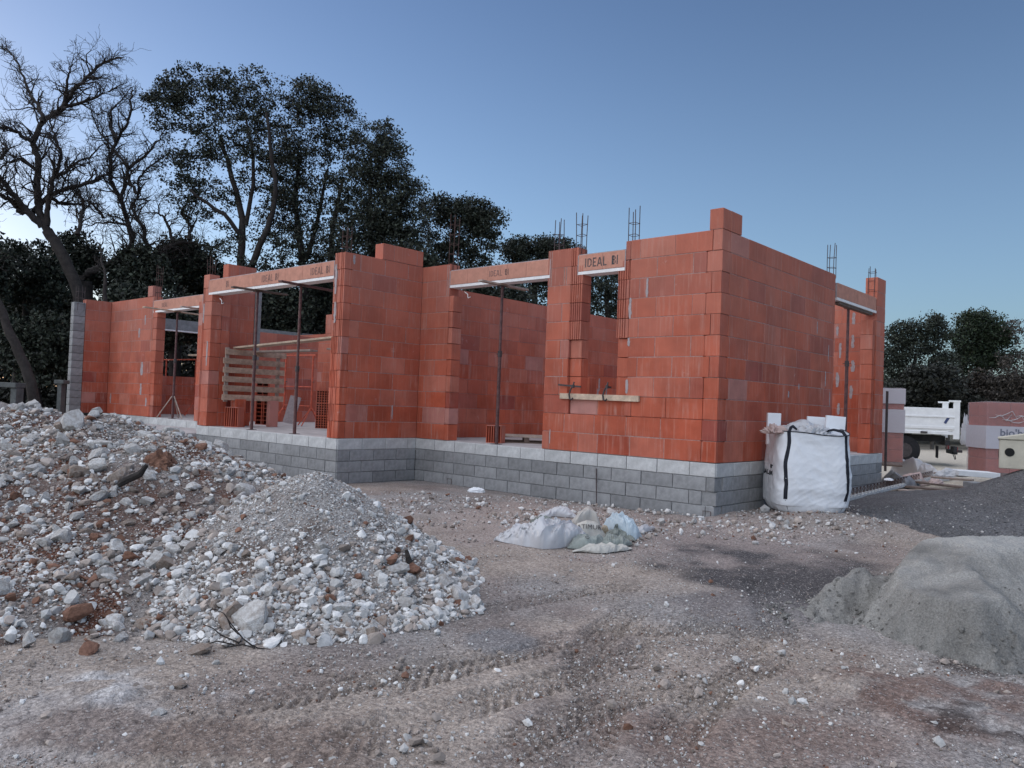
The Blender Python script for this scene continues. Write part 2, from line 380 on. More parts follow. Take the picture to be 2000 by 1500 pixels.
M['rock_white'] = rock_mat('white_limestone', (0.70, 0.68, 0.65), (0.40, 0.35, 0.31))
M['rock_tan'] = rock_mat('tan_limestone', (0.46, 0.385, 0.33), (0.28, 0.19, 0.14))
M['rock_rust'] = rock_mat('rusty_limestone', (0.32, 0.17, 0.115), (0.16, 0.075, 0.05))

# ------------------------------------------------------------------ the ground
def ground_z(x, y):
    x = np.asarray(x, float); y = np.asarray(y, float)
    z = 0.115*sstep(-0.9, 0.9, x)*sstep(-0.4, 1.2, y)
    z = z+0.12*sstep(9, 22, y)*sstep(-9, -2, x)
    s, d = to_sd(x, y)
    z = z+0.03*(fbm(x*0.6, y*0.6, 3, 5)-0.5)*sstep(1, 4, d)
    return z
blobs_cache = {}
def blob(x, y, px, py, rx, ry, seed, wob=0.55):
    c = onZ(px, py, 0.0); e1 = onZ(px+rx, py, 0.0); e2 = onZ(px, py-ry, 0.0); e3 = onZ(px, py+ry, 0.0)
    cs, cd = to_sd(c[0], c[1]); rs = abs(to_sd(e1[0], e1[1])[0]-cs)
    du = abs(to_sd(e2[0], e2[1])[1]-cd); dd = abs(to_sd(e3[0], e3[1])[1]-cd)
    s, d = to_sd(x, y)
    rd = np.where(d > cd, du, dd)
    q = np.sqrt(((s-cs)/rs)**2+((d-cd)/rd)**2)
    q = q+wob*(fbm(x*2.2, y*2.2, 4, seed)-0.5)*2
    return 1-sstep(0.65, 1.1, q)

TRACKS = [[(1490,1125),(1505,1180),(1535,1270)], [(560,1500),(860,1400),(1200,1300),(1420,1200)], [(-60,1520),(280,1430),(700,1330),(1000,1265)],
          [(960,1500),(1060,1420),(1300,1345),(1700,1300)], [(700,1240),(960,1190),(1180,1150),(1300,1145)], [(1430,1290),(1480,1240),(1495,1190),(1470,1120)], [(900,1300),(1180,1235),(1400,1225),(1560,1240)], [(1120,1500),(1180,1380),(1130,1280),(1250,1180)],
          [(1300,1500),(1330,1420),(1420,1330),(1560,1270)], [(200,1520),(520,1400),(820,1330),(1150,1240)]]
def track_height(x, y):
    z = np.zeros_like(x); mask = np.zeros_like(x); groove = np.zeros_like(x)
    for ti, t in enumerate(TRACKS):
        P = np.array([onZ(px, py, 0.0)[:2] for px, py in t])
        # smooth the polyline
        tt = np.linspace(0, len(P)-1, 24); P = np.stack([np.interp(tt, range(len(P)), P[:, k]) for k in (0, 1)], 1)
        for _ in range(6): P[1:-1] = (P[:-2]+2*P[1:-1]+P[2:])/4
        best = np.full(x.shape, 9.0); al = np.zeros_like(x); sg = np.zeros_like(x); L = 0
        for a, b in zip(P[:-1], P[1:]):
            d = b-a; ln = np.hypot(*d)+1e-9; u = d/ln
            px, py = x-a[0], y-a[1]
            q = np.clip(px*u[0]+py*u[1], 0, ln)
            ex, ey = px-q*u[0], py-q*u[1]; r = np.hypot(ex, ey)
            side = px*u[1]-py*u[0]
            k = r < best
            best = np.where(k, r, best); al = np.where(k, L+q, al); sg = np.where(k, side, sg); L += ln
        w = 0.13
        fade = sstep(0, 0.4, al)*sstep(0, 0.4, L-al)*(0.25+0.75*sstep(0.30, 0.5, fbm(x*0.9, y*0.9, 2, 40+ti)))
        ins = (1-sstep(w*0.85, w*1.05, best))*fade
        rim = np.exp(-((best-w*1.25)/0.04)**2)*fade
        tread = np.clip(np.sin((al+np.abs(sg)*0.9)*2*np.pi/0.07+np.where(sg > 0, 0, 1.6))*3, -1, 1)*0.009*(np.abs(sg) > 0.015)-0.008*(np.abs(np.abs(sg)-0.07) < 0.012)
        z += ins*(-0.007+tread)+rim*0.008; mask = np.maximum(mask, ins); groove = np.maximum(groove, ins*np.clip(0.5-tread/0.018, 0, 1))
    return z, mask, groove

def build_ground():
    a1 = np.arange(-0.72, 0.7201, 0.0028)
    a2 = np.linspace(0.72, 2*math.pi-0.72, 60)[1:-1]
    ang = np.concatenate([a1, a2]); na = len(ang)
    r = [1.6]
    while r[-1] < 7.5: r.append(r[-1]*(1.0034 if r[-1] > 2.2 else 1.02))
    while r[-1] < 15: r.append(r[-1]*1.007)
    while r[-1] < 45: r.append(r[-1]*1.03)
    while r[-1] < 1500: r.append(r[-1]*1.25)
    r = np.array([0.4, 0.9]+r); nr = len(r)
    RR, AA = np.meshgrid(r, ang, indexing='ij')
    s = RR*np.sin(AA); d = RR*np.cos(AA)
    x, y = to_xy(s, d); x = x.ravel(); y = y.ravel()
    near = np.hypot(s, d).ravel()
    z = ground_z(x, y)
    nf = near < 16
    xn, yn = x[nf], y[nf]
    dz = 0.035*(fbm(xn*1.7, yn*1.7, 5, 1)-0.5)+0.03*(np.abs(fbm(xn*4, yn*4, 4, 9)-0.5)*-2+0.35)*fbm(xn*0.8, yn*0.8, 2, 4)
    th, tm, tg = track_height(xn, yn)
    gr = sstep(1.2, 2.5, near[nf])
    z[nf] += (dz*(1-0.7*tm)+th)*gr
    # stony ridge at the corner, red earth lumps at bottom right, crust at bottom left
    rid = blob(x, y, 1520, 1030, 170, 26, 21); z += rid*0.05
    red = blob(x, y, 1900, 1400, 260, 75, 22, 0.7); z += red*0.06*fbm(x*6, y*6, 4, 23)
    cr = blob(x, y, 230, 1345, 240, 55, 24, 0.7); z += cr*0.035*np.round(fbm(x*9, y*9, 3, 25)*6)/6
    cl = blob(x, y, 330, 1440, 420, 70, 27, 0.9); z += cl*0.035*fbm(x*14, y*14, 4, 28)
    trk = np.zeros_like(z); trk[nf] = tg
    # colours of the soils
    n1 = fbm(x*0.5, y*0.5, 4, 31)[:, None]; n2 = fbm(x*3.2, y*3.2, 4, 32)[:, None]; n3 = fbm(x*1.3, y*1.3, 5, 33)[:, None]
    tan = np.array([0.308, 0.258, 0.218]); grey = np.array([0.264, 0.246, 0.232]); brown = np.array([0.205, 0.166, 0.148]); pale = np.array([0.46, 0.43, 0.40])
    c = tan+(grey-tan)*sstep(0.35, 0.65, n1)
    c = c+(brown-c)*0.65*sstep(0.5, 0.72, n3)
    c = c*(0.80+0.52*n2)
    def zone(col, m): 
        nonlocal c
        c = c+(np.array(col)-c)*np.clip(m, 0, 1)[:, None]
    c = c*(1.04-0.36*trk)[:, None]  # tread grooves darkened in the colour, as soft light barely shows their relief
    zone((0.50, 0.49, 0.48), 0.85*sstep(0.42, 0.55, fbm(x*5, y*5, 4, 231))*blob(x, y, 180, 1345, 250, 50, 24, 0.9))
    zone((0.40, 0.38, 0.37), 0.5*blob(x, y, 100, 1420, 200, 60, 26, 1.0))
    zone((0.16, 0.115, 0.095), 0.6*blob(x, y, 350, 1450, 420, 50, 27, 0.9))
    zone((0.070, 0.066, 0.068), 0.95*blob(x, y, 1520, 1115, 230, 72, 35, 0.3))
    zone((0.085, 0.08, 0.08), 0.85*blob(x, y, 1560, 1165, 120, 40, 48, 0.5))
    zone((0.085, 0.08, 0.08), 0.9*blob(x, y, 1690, 1010, 130, 30, 36, 0.5))
    zone((0.16, 0.15, 0.15), 0.6*blob(x, y, 1480, 1190, 180, 50, 37, 0.7))
    zone((0.20, 0.20, 0.205), 0.7*blob(x, y, 960, 1250, 90, 25, 38, 0.7))
    zone((0.33, 0.285, 0.25), 0.8*blob(x, y, 1560, 1035, 220, 26, 39, 0.6))
    zone((0.36, 0.30, 0.27), 0.7*blob(x, y, 1180, 1030, 420, 60, 42, 0.6))
    zone((0.155, 0.090, 0.068), 0.7*blob(x, y, 1900, 1395, 300, 80, 22, 0.9)*sstep(0.3, 0.62, fbm(x*5, y*5, 4, 222)))
    zone((0.06, 0.045, 0.04), 0.8*blob(x, y, 1930, 1420, 170, 40, 46, 0.9)*sstep(0.45, 0.6, fbm(x*4, y*4, 4, 223)))
    zone((0.19, 0.125, 0.10), 0.5*blob(x, y, 1500, 1450, 330, 60, 43, 0.9))
    zone((0.07, 0.055, 0.05), 0.8*blob(x, y, 1900, 1300, 90, 18, 44, 0.7))
    zone((0.19, 0.15, 0.13), 0.7*blob(x, y, 1780, 975, 130, 30, 45, 0.6))
    far = sstep(12.5, 17, d.ravel())
    paleroad = far*sstep(2.0, 6.0, s.ravel())
    zone((0.56, 0.50, 0.40), 0.95*paleroad*(1-sstep(36, 46, d.ravel())))
    zone((0.07, 0.065, 0.045), sstep(17, 24, d.ravel())*(1-paleroad))
    zone((0.07, 0.065, 0.045), sstep(34, 44, d.ravel()))
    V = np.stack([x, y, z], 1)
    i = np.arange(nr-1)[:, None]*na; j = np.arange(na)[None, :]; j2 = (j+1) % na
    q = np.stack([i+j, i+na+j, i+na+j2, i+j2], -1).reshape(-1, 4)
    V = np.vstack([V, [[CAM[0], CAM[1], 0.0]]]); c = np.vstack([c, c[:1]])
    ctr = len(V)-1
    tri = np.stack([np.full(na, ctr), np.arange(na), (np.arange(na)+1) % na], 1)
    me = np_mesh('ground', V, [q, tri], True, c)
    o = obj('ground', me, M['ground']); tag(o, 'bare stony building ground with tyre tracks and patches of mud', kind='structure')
    return o
build_ground()

# ------------------------------------------------------------------ stones
def ico(sub):
    bm = bmesh.new(); bmesh.ops.create_icosphere(bm, subdivisions=sub, radius=1.0)
    bm.verts.ensure_lookup_table(); V = np.array([v.co[:] for v in bm.verts]); Fc = np.array([[v.index for v in f.verts] for f in bm.faces]); bm.free()
    return V, Fc
ICO1, ICO2, ICO3 = ico(1), ico(2), ico(3)
def stone_proto(base, seed, cuts=7, jit=0.12):
    r = np.random.default_rng(seed); V, Fc = base; V = V.copy()
    V *= 1+r.normal(0, jit, (len(V), 1))
    V *= r.uniform(0.75, 1.25, 3)
    for _ in range(cuts):
        n = r.normal(size=3); n /= np.linalg.norm(n); dd = r.uniform(0.34, 0.72)
        k = V @ n; ex = np.maximum(k-dd, 0); V -= ex[:, None]*n
    return V/np.abs(V).max(), Fc
def rand_rot(n, r):
    q = r.normal(size=(n, 4)); q /= np.linalg.norm(q, axis=1)[:, None]
    w, x, y, z = q.T
    return np.stack([np.stack([1-2*(y*y+z*z), 2*(x*y-z*w), 2*(x*z+y*w)], -1), np.stack([2*(x*y+z*w), 1-2*(x*x+z*z), 2*(y*z-x*w)], -1), np.stack([2*(x*z-y*w), 2*(y*z+x*w), 1-2*(x*x+y*y)], -1)], 1)
def scatter_mesh(name, pos, size, cols, protos, seed=0):
    r = np.random.default_rng(seed); n = len(pos)
    which = r.integers(0, len(protos), n); Vs = []; Fs = []; Cs = []; off = 0
    for k, (pv, pf) in enumerate(protos):
        idx = np.where(which == k)[0]
        if not len(idx): continue
        R = rand_rot(len(idx), r)
        sc = size[idx][:, None, None]*(pv[None]*r.uniform(0.7, 1.2, (len(idx), 1, 3)))
        W = np.einsum('nij,nkj->nki', R, sc)
        W[:, :, 2] *= 0.85
        W += pos[idx][:, None, :]
        Vs.append(W.reshape(-1, 3)); Fs.append((pf[None]+(np.arange(len(idx))*len(pv))[:, None, None]+off).reshape(-1, 3))
        Cs.append(np.repeat(cols[idx], len(pv), 0)); off += len(idx)*len(pv)
    return np_mesh(name, np.vstack(Vs), [np.vstack(Fs)], False, np.vstack(Cs))
def stone_cols(n, r, rust=0.06, tan=0.3, bright=1.0):
    u = r.random(n)[:, None]; v = r.uniform(0.55, 1.12, (n, 1))
    w = np.array([0.71, 0.69, 0.66]); t = np.array([0.42, 0.355, 0.31]); ru = np.array([0.24, 0.13, 0.09])
    return np.where(u < rust, ru, np.where(u < rust+tan, t, w))*v*bright
P1 = [stone_proto(ICO1, 100+k, 2, 0.16) for k in range(8)]
P2 = [stone_proto(ICO2, 200+k, 11, 0.03) for k in range(10)]

# ------------------------------------------------------------------ the rubble mounds
def cone(s, d, px, dep, hz, rf, rb, rl, rr, p=1.0):
    cs = (px-1000)/F*dep
    ds = s-cs; dd = d-dep
    q = np.sqrt((ds/np.where(ds < 0, rl, rr))**2+(dd/np.where(dd < 0, rf, rb))**2)
    k = 0.10
    return hz*(1-np.sqrt(q*q+k*k)+k*0.6)
BIG = [(-420, 8.3, 1.30, 3.7, 2.2, 4, 2.5), (-120, 8.2, 1.27, 3.6, 2.2, 2.5, 2.5), (70, 8.1, 1.25, 3.5, 2.2, 2.5, 2.4), (215, 7.9, 1.19, 3.4, 2.2, 2.2, 2.0), (330, 7.6, 1.06, 3.2, 2.2, 1.9, 1.9), (440, 7.3, 0.86, 2.7, 2.0, 1.7, 1.7), (530, 7.05, 0.66, 2.2, 1.7, 1.4, 1.3)]
SMALL = [(622, 6.25, 0.83, 1.62, 1.6, 1.5, 1.27), (540, 5.4, 0.36, 0.82, 1.2, 1.0, 1.2), (790, 6.2, 0.24, 0.7, 0.8, 1.0, 0.62), (700, 5.55, 0.33, 0.62, 1.0, 1.0, 0.9)]
BACK = [(-10, 13.5, 1.2, 2.5, 3, 4, 1.3)]
def pile(s, d, cones): 
    z = np.full(np.shape(s), -0.4)
    for c in cones:
        c2 = cone(s, d, *c); kk = 0.06
        hh = np.clip(0.5+0.5*(z-c2)/kk, 0, 1); z = c2*(1-hh)+z*hh+kk*hh*(1-hh)
    return z
def rough(x, y): return 0.10*(fbm(x*1.6, y*1.6, 4, 51)-0.5)+0.05*(fbm(x*6, y*6, 3, 52)-0.5)
def mound_z(s, d, cones):
    x, y = to_xy(s, d); return ground_z(x, y)+pile(s, d, cones)+rough(x, y)
def mound_col(x, y, kind):
    n1 = fbm(x*1.1, y*1.1, 4, 61)[:, None]; n2 = fbm(x*4, y*4, 4, 62)[:, None]
    if kind == 'big':
        a, b, c_ = np.array([0.145, 0.10, 0.083]), np.array([0.26, 0.235, 0.215]), np.array([0.125, 0.058, 0.038])
    else:
        a, b, c_ = np.array([0.26, 0.235, 0.22]), np.array([0.34, 0.32, 0.30]), np.array([0.17, 0.135, 0.115])
    c = a+(b-a)*sstep(0.42, 0.62, n1); c = c+(c_-c)*sstep(0.55, 0.7, n2)
    return c
def build_mound(name, cones, s0, s1, d0, d1, step, label, kind):
    ss = np.arange(s0, s1, step); dd = np.arange(d0, d1, step)
    SS, DD = np.meshgrid(ss, dd, indexing='ij'); s, d = SS.ravel(), DD.ravel()
    x, y = to_xy(s, d); z = mound_z(s, d, cones)
    n, m = len(ss), len(dd)
    i = np.arange(n-1)[:, None]*m; j = np.arange(m-1)[None, :]
    q = np.stack([i+j, i+m+j, i+m+j+1, i+j+1], -1).reshape(-1, 4)
    keep = (z-ground_z(x, y)) > -0.25
    q = q[keep[q].all(1)]
    used = np.unique(q); rem = np.full(len(z), -1); rem[used] = np.arange(len(used))
    V = np.stack([x, y, z], 1)[used]
    me = np_mesh(name, V, [rem[q]], True, mound_col(x[used], y[used], kind))
    o = obj(name, me, M['mound']); tag(o, label, 'rubble heap', kind='thing')
    return o
build_mound('rubble_mound', BIG, -9.0, 0.2, 3.8, 11.0, 0.045, 'wide heap of white limestone rubble and red earth, larger one in front of the wing', 'big')
build_mound('rubble_mound', SMALL, -3.9, 0.9, 3.2, 8.4, 0.04, 'smaller pale conical heap of crushed limestone in front of the block foundation', 'small')
build_mound('rubble_mound', BACK, -14, -6, 9.5, 17, 0.15, 'distant pale gravel heap behind the large rubble mound at far left', 'small')
def all_z(s, d):
    x, y = to_xy(s, d); g = ground_z(x, y)
    zb = mound_z(s, d, BIG); zs = mound_z(s, d, SMALL)
    return np.maximum(np.maximum(g, zb), zs), zb, zs, g

def visible_weight(s, d, z):      # keeps what lies well outside the picture thin
    px = 1000+F*s/np.maximum(d, 0.1)
    return np.where((px > -150) & (px < 2150), 1.0, 0.12)
def sample_mound(n, r):
    s = r.uniform(-7.5, 0.4, n); d = 3.9+(9.0-3.9)*r.random(n)**1.25
    return s, d
rr_ = np.random.default_rng(77)
# small stones: far too many to count
s, d = sample_mound(125000, rr_)
z, zb, zs, g = all_z(s, d)
x, y = to_xy(s, d)
on = np.maximum(zb, zs)-g
dens = 0.28+0.72*sstep(0.40, 0.62, fbm(x*1.4, y*1.4, 4, 71)); dens = np.where(zs > zb, 1.0, dens)
front = 1.0-0.75*(d > 8.4)
keep = (on > 0.0) & (rr_.random(len(s)) < dens*visible_weight(s, d, z)*front*0.95)
s, d, z, x, y, zb_, zs_ = (a[keep] for a in (s, d, z, x, y, zb, zs))
isS = zs_ > zb_
low = np.clip(1.4-z*1.6, 0.5, 1.25)
size = 0.0078*(1-rr_.random(len(s))*0.985)**-0.42*np.where(isS, low, 1.0); size = np.clip(size, 0.007, 0.045)
me = scatter_mesh('rubble_stones', np.stack([x, y, z+size*0.25], 1), size, np.where(isS[:, None], stone_cols(len(s), rr_, 0.03, 0.32), stone_cols(len(s), rr_, 0.10, 0.48)), P1, 5)
tag(obj('rubble_stones', me, M['stone']), 'countless small limestone chips covering both rubble heaps', kind='stuff')
n_small = len(s)
# medium stones
s, d = sample_mound(4700, rr_)
z, zb, zs, g = all_z(s, d); x, y = to_xy(s, d); on = np.maximum(zb, zs)-g
isS = zs > zb
keep = (on > -0.01) & (d < 8.5) & (rr_.random(len(s)) < visible_weight(s, d, z)*np.where(isS, np.clip(1.25-z*1.5, 0.08, 1), 0.55))
s, d, z, x, y, isS = (a[keep] for a in (s, d, z, x, y, isS))
size = np.clip(0.026*(1-rr_.random(len(s))*0.95)**-0.33, 0.02, 0.065)
me = scatter_mesh('rubble_rocks', np.stack([x, y, z+size*0.3], 1), size, np.where(isS[:, None], stone_cols(len(s), rr_, 0.03, 0.2, 1.02), stone_cols(len(s), rr_, 0.08, 0.33)), P2, 6)
tag(obj('rubble_rocks', me, M['stone']), 'fist sized limestone pieces strewn over both rubble heaps', kind='stuff')
n_med = len(s)

# loose pebbles on the open ground
n = 42000
s = rr_.uniform(-4.6, 5.2, n); d = 2.2+10*rr_.random(n)**1.5; s = s*d/6.0
x, y = to_xy(s, d)
m = 0.25+1.5*blob(x, y, 1150, 1000, 460, 58, 42, 0.6)+1.2*blob(x, y, 860, 965, 170, 26, 47, 0.6)+1.3*blob(x, y, 1520, 1030, 200, 30, 21, 0.6)+0.5*blob(x, y, 1400, 1330, 420, 90, 81, 0.8)+0.45*blob(x, y, 1700, 1350, 300, 90, 82, 0.8)+0.5*blob(x, y, 620, 1300, 420, 60, 83, 0.8)+0.4*blob(x, y, 500, 1460, 500, 60, 84, 0.9)
m *= 1-0.85*blob(x, y, 1500, 1105, 170, 55, 35, 0.4)
m *= sstep(0.3, 0.55, fbm(x*2, y*2, 3, 85))*0.8+0.2
inside = ((x < 0.02) & (y > -0.02)) | ((x < -A+0.02) & (y > -D_-0.02))
keep = (rr_.random(n) < m*0.75) & ~inside
s, d, x, y = (a[keep] for a in (s, d, x, y))
size = np.clip(0.0060*(1-rr_.random(len(s))*0.99)**-0.40, 0.005, 0.034)
bigger = blob(x, y, 1520, 1030, 200, 30, 21, 0.6); size *= 1+0.9*np.maximum(bigger, 0.9*blob(x, y, 1150, 1000, 460, 58, 42, 0.6))
z = ground_z(x, y)+0.05*bigger
me = scatter_mesh('ground_pebbles', np.stack([x, y, z+size*0.35+0.004], 1), size, stone_cols(len(s), rr_, 0.06, 0.45, 0.92), P1, 8)
tag(obj('ground_pebbles', me, M['stone']), 'loose pale pebbles lying all over the open earth', kind='stuff')

# grit: chips of a few millimetres
OCT = (np.array([[1, 0, 0], [-1, 0, 0], [0, 1, 0], [0, -1, 0], [0, 0, 1], [0, 0, -1.0]]), np.array([[0, 2, 4], [2, 1, 4], [1, 3, 4], [3, 0, 4], [2, 0, 5], [1, 2, 5], [3, 1, 5], [0, 3, 5]]))
P0 = []
for k in range(6):
    r_ = np.random.default_rng(400+k); P0.append((OCT[0]*r_.uniform(0.6, 1.1, (6, 1))+r_.normal(0, 0.18, (6, 3)), OCT[1]))
n = 120000
d = 2.3+7.5*rr_.random(n)**1.35; s = rr_.uniform(-0.75, 0.72, n)*d
x, y = to_xy(s, d)
m = 0.15+1.0*sstep(0.40, 0.62, fbm(x*1.3, y*1.3, 4, 186))+0.5*sstep(0.5, 0.62, fbm(x*4, y*4, 3, 187))
m *= 1-0.9*blob(x, y, 1500, 1105, 170, 55, 35, 0.4)
inside = ((x < 0.02) & (y > -0.02)) | ((x < -A+0.02) & (y > -D_-0.02))
zz0, zb0, zs0, g0 = all_z(s, d)
keep = (rr_.random(n) < m*0.6) & ~inside & (np.maximum(zb0, zs0) < g0+0.01)
s, d, x, y = (a[keep] for a in (s, d, x, y))
size = np.clip(0.0034*(1-rr_.random(len(s))*0.98)**-0.36, 0.003, 0.011)
tag(obj('ground_grit', scatter_mesh('ground_grit', np.stack([x, y, ground_z(x, y)+size*0.3+0.002], 1), size, stone_cols(len(s), rr_, 0.08, 0.55, 0.85), P0, 18), M['stone']), 'fine grit and chips spread over the open earth', kind='stuff')

# big rocks: objects of their own
ROCKS = []
for k in range(14):
    V, Fc = stone_proto(ICO2, 300+k, 12, 0.03)
    ROCKS.append((V, Fc))
rock_meshes = {}
def rock(k, m):
    if (k, m) not in rock_meshes:
        V, Fc = ROCKS[k]; me = np_mesh('rock', V, [Fc], False); me.materials.append(M[m]); rock_meshes[(k, m)] = me
    return rock_meshes[(k, m)]
def place_rock(p, size, m, label, group=None, sc=None, k=None, rz=None):
    o = bpy.data.objects.new('rock', rock(random.randrange(14) if k is None else k, m)); link(o)
    f = sc or (random.uniform(0.8, 1.25), random.uniform(0.8, 1.2), random.uniform(0.65, 0.95))
    o.scale = tuple(size*q for q in f)
    o.rotation_euler = (random.uniform(-0.5, 0.5), random.uniform(-0.5, 0.5), random.uniform(0, 6.28))
    o.location = p; tag(o, label, 'rock', group); return o
cnt = 0
while cnt < 262:
    s, d = sample_mound(1, rr_); s, d = s[0], d[0]
    px = 1000+F*s/d
    if px < -30 or d > 8.2: continue
    z, zb, zs, g = all_z(s, d)
    if max(zb, zs)-g < 0.01: continue
    sm = zs > zb
    if sm and rr_.random() > np.clip(1.05-z*1.7, 0.03, 1): continue
    size = min(0.046*(1-rr_.random()*0.93)**-0.33, 0.105)
    u = rr_.random(); mt = 'rock_white' if u < 0.70 else ('rock_tan' if u < 0.95 else 'rock_rust')
    x, y = to_xy(s, d)
    colr = {'rock_white': 'white', 'rock_tan': 'tan', 'rock_rust': 'rust red'}[mt]; big_ = 'Large' if size > 0.075 else ('Middle sized' if size > 0.056 else 'Small')
    if sm: place = 'near the top of the smaller pale heap' if z > 0.5 else ('on the lower slope of the smaller pale heap' if z > 0.2 else ('at the front foot of the smaller pale heap' if d < 5.3 else 'at the right foot of the smaller pale heap'))
    else: place = ('on the ridge' if z > 1.0 else ('on the upper slope' if z > 0.7 else ('on the middle slope' if z > 0.35 else 'at the foot')))+' of the big heap'+(', far left' if px < 250 else '')
    lb = '%s %s limestone rock %s' % (big_, colr, place); gp = lb
    place_rock((x, y, float(z)+size*0.22), size, mt, lb, gp); cnt += 1
def heap_point(px, py):
    best = None
    for dep in np.arange(3.4, 12, 0.02):
        p = at(px, py, dep); s, d = to_sd(p[0], p[1])
        if p[2] <= float(all_z(s, d)[0]): return p
    return p
SPECIAL = [((488, 1228), 0.125, 'rock_white', 'largest white boulder at the foot of the smaller heap, behind the dry twigs', (1.0, 0.95, 0.85)),
           ((442, 1222), 0.085, 'rock_tan', 'pinkish boulder touching the left side of the largest white boulder', (1, 0.9, 0.9)),
           ((236, 1252), 0.055, 'rock_white', 'solitary white stone on brown earth left of the dry twigs', (1, 0.8, 0.9)),
           ((118, 1252), 0.075, 'rock_white', 'brown stained white boulder on the bare earth at lower left', (1, 0.9, 1)),
           ((52, 1262), 0.06, 'rock_white', 'white stone beside the brown boulders at the left edge of the picture', (1, 0.8, 1)),
           ((392, 1278), 0.085, 'rock_tan', 'brown flat topped rock lying in front of the dry twigs', (1.2, 0.8, 0.6)),
           ((175, 1275), 0.07, 'rock_rust', 'reddish rock lying on bare earth below the large heap', (1.4, 0.8, 0.5)),
           ((350, 1348), 0.055, 'rock_tan', 'grey block of stone at the edge of the pale dust patch', (1.2, 0.8, 0.7)),
           ((288, 1358), 0.06, 'rock_tan', 'long flat stone in the middle of the pale dust patch', (1.6, 0.7, 0.45)),
           ((203, 1375), 0.045, 'rock_tan', 'pale layered stone at the lower rim of the dust patch', (1.2, 0.7, 0.6)),
           ((308, 1405), 0.045, 'rock_white', 'rounded grey stone on dark earth below the dust patch', (1, 0.9, 0.9)),
           ((190, 806), 0.085, 'rock_white', 'white rock crowning the ridge of the large heap', (1, 0.9, 1.1)),
           ((172, 824), 0.09, 'rock_rust', 'brown rock just below the white rock on the ridge', (1.4, 0.8, 0.6)),
           ((140, 838), 0.13, 'rock_white', 'angular white rock on the upper slope of the large heap', (0.8, 0.8, 1.2)),
           ((120, 870), 0.11, 'rock_white', 'upright white rock below the angular one on the upper slope', (0.7, 0.7, 1.1)),
           ((430, 878), 0.12, 'rock_white', 'white rock on the right shoulder of the large heap, against the grey blocks', (1.2, 0.9, 0.9)),
           ((1160, 1193), 0.03, 'rock_white', 'small white stone alone on the open earth in the middle', (1.2, 0.8, 0.6)),
           ((985, 1160), 0.026, 'rock_white', 'tiny white stone on open earth right of the smaller heap', (1.2, 0.8, 0.6)),
           ((1540, 1420), 0.035, 'rock_tan', 'pale stones clod pressed into the earth below the tyre tracks', (1.3, 0.8, 0.6))]
for (px, py), size, mt, lb, sc in SPECIAL:
    p = heap_point(px, py); place_rock((p[0], p[1], p[2]+size*sc[2]*0.4), size, mt, lb, None, sc)

# ------------------------------------------------------------------ the house
house = empty('unfinished_house', (0, 0, 0), 'half built house of orange hollow clay bricks on a grey block foundation', 'house')
_bcache = {}
def brick_mesh(L, H, t, kind='plain'):
    key = (round(L, 3), round(H, 3), round(t, 3), kind)
    if key in _bcache: return _bcache[key]
    if kind == 'plain':
        mb = MB().box((0, 0, 0), (L, t, H)); me = mb.mesh('brick', bevel=0.004)
    elif kind == 'block':
        mb = MB().box((0, 0, 0), (L, t, H)); me = mb.mesh('concrete_block', bevel=0.006)
    else:      # ribbed: upright grooves in the face at -y
        n = int(kind.split('_')[1]); at_end = kind.split('_')[2]
        pts = [(-L/2, t/2), (-L/2, -t/2)]
        w = 0.020
        span = min(L*0.9, n*2*w)
        x0 = -L/2+0.015 if at_end == 'l' else (L/2-span-0.0 if at_end == 'r' else -span/2)
        for g in range(n):
            a = x0+g*2*w; b = a+w
            if b > L/2-0.005: break
            pts += [(a, -t/2), (a, -t/2+0.016), (b, -t/2+0.016), (b, -t/2)]
        pts += [(L/2, -t/2), (L/2, t/2)]
        me = MB().prism(pts, -H/2, H/2).mesh('brick')
    me.name = 'concrete_block' if kind == 'block' else 'brick'
    me.materials.append(M['brick']); _bcache[key] = me
    return me
N_BRICK = [0]
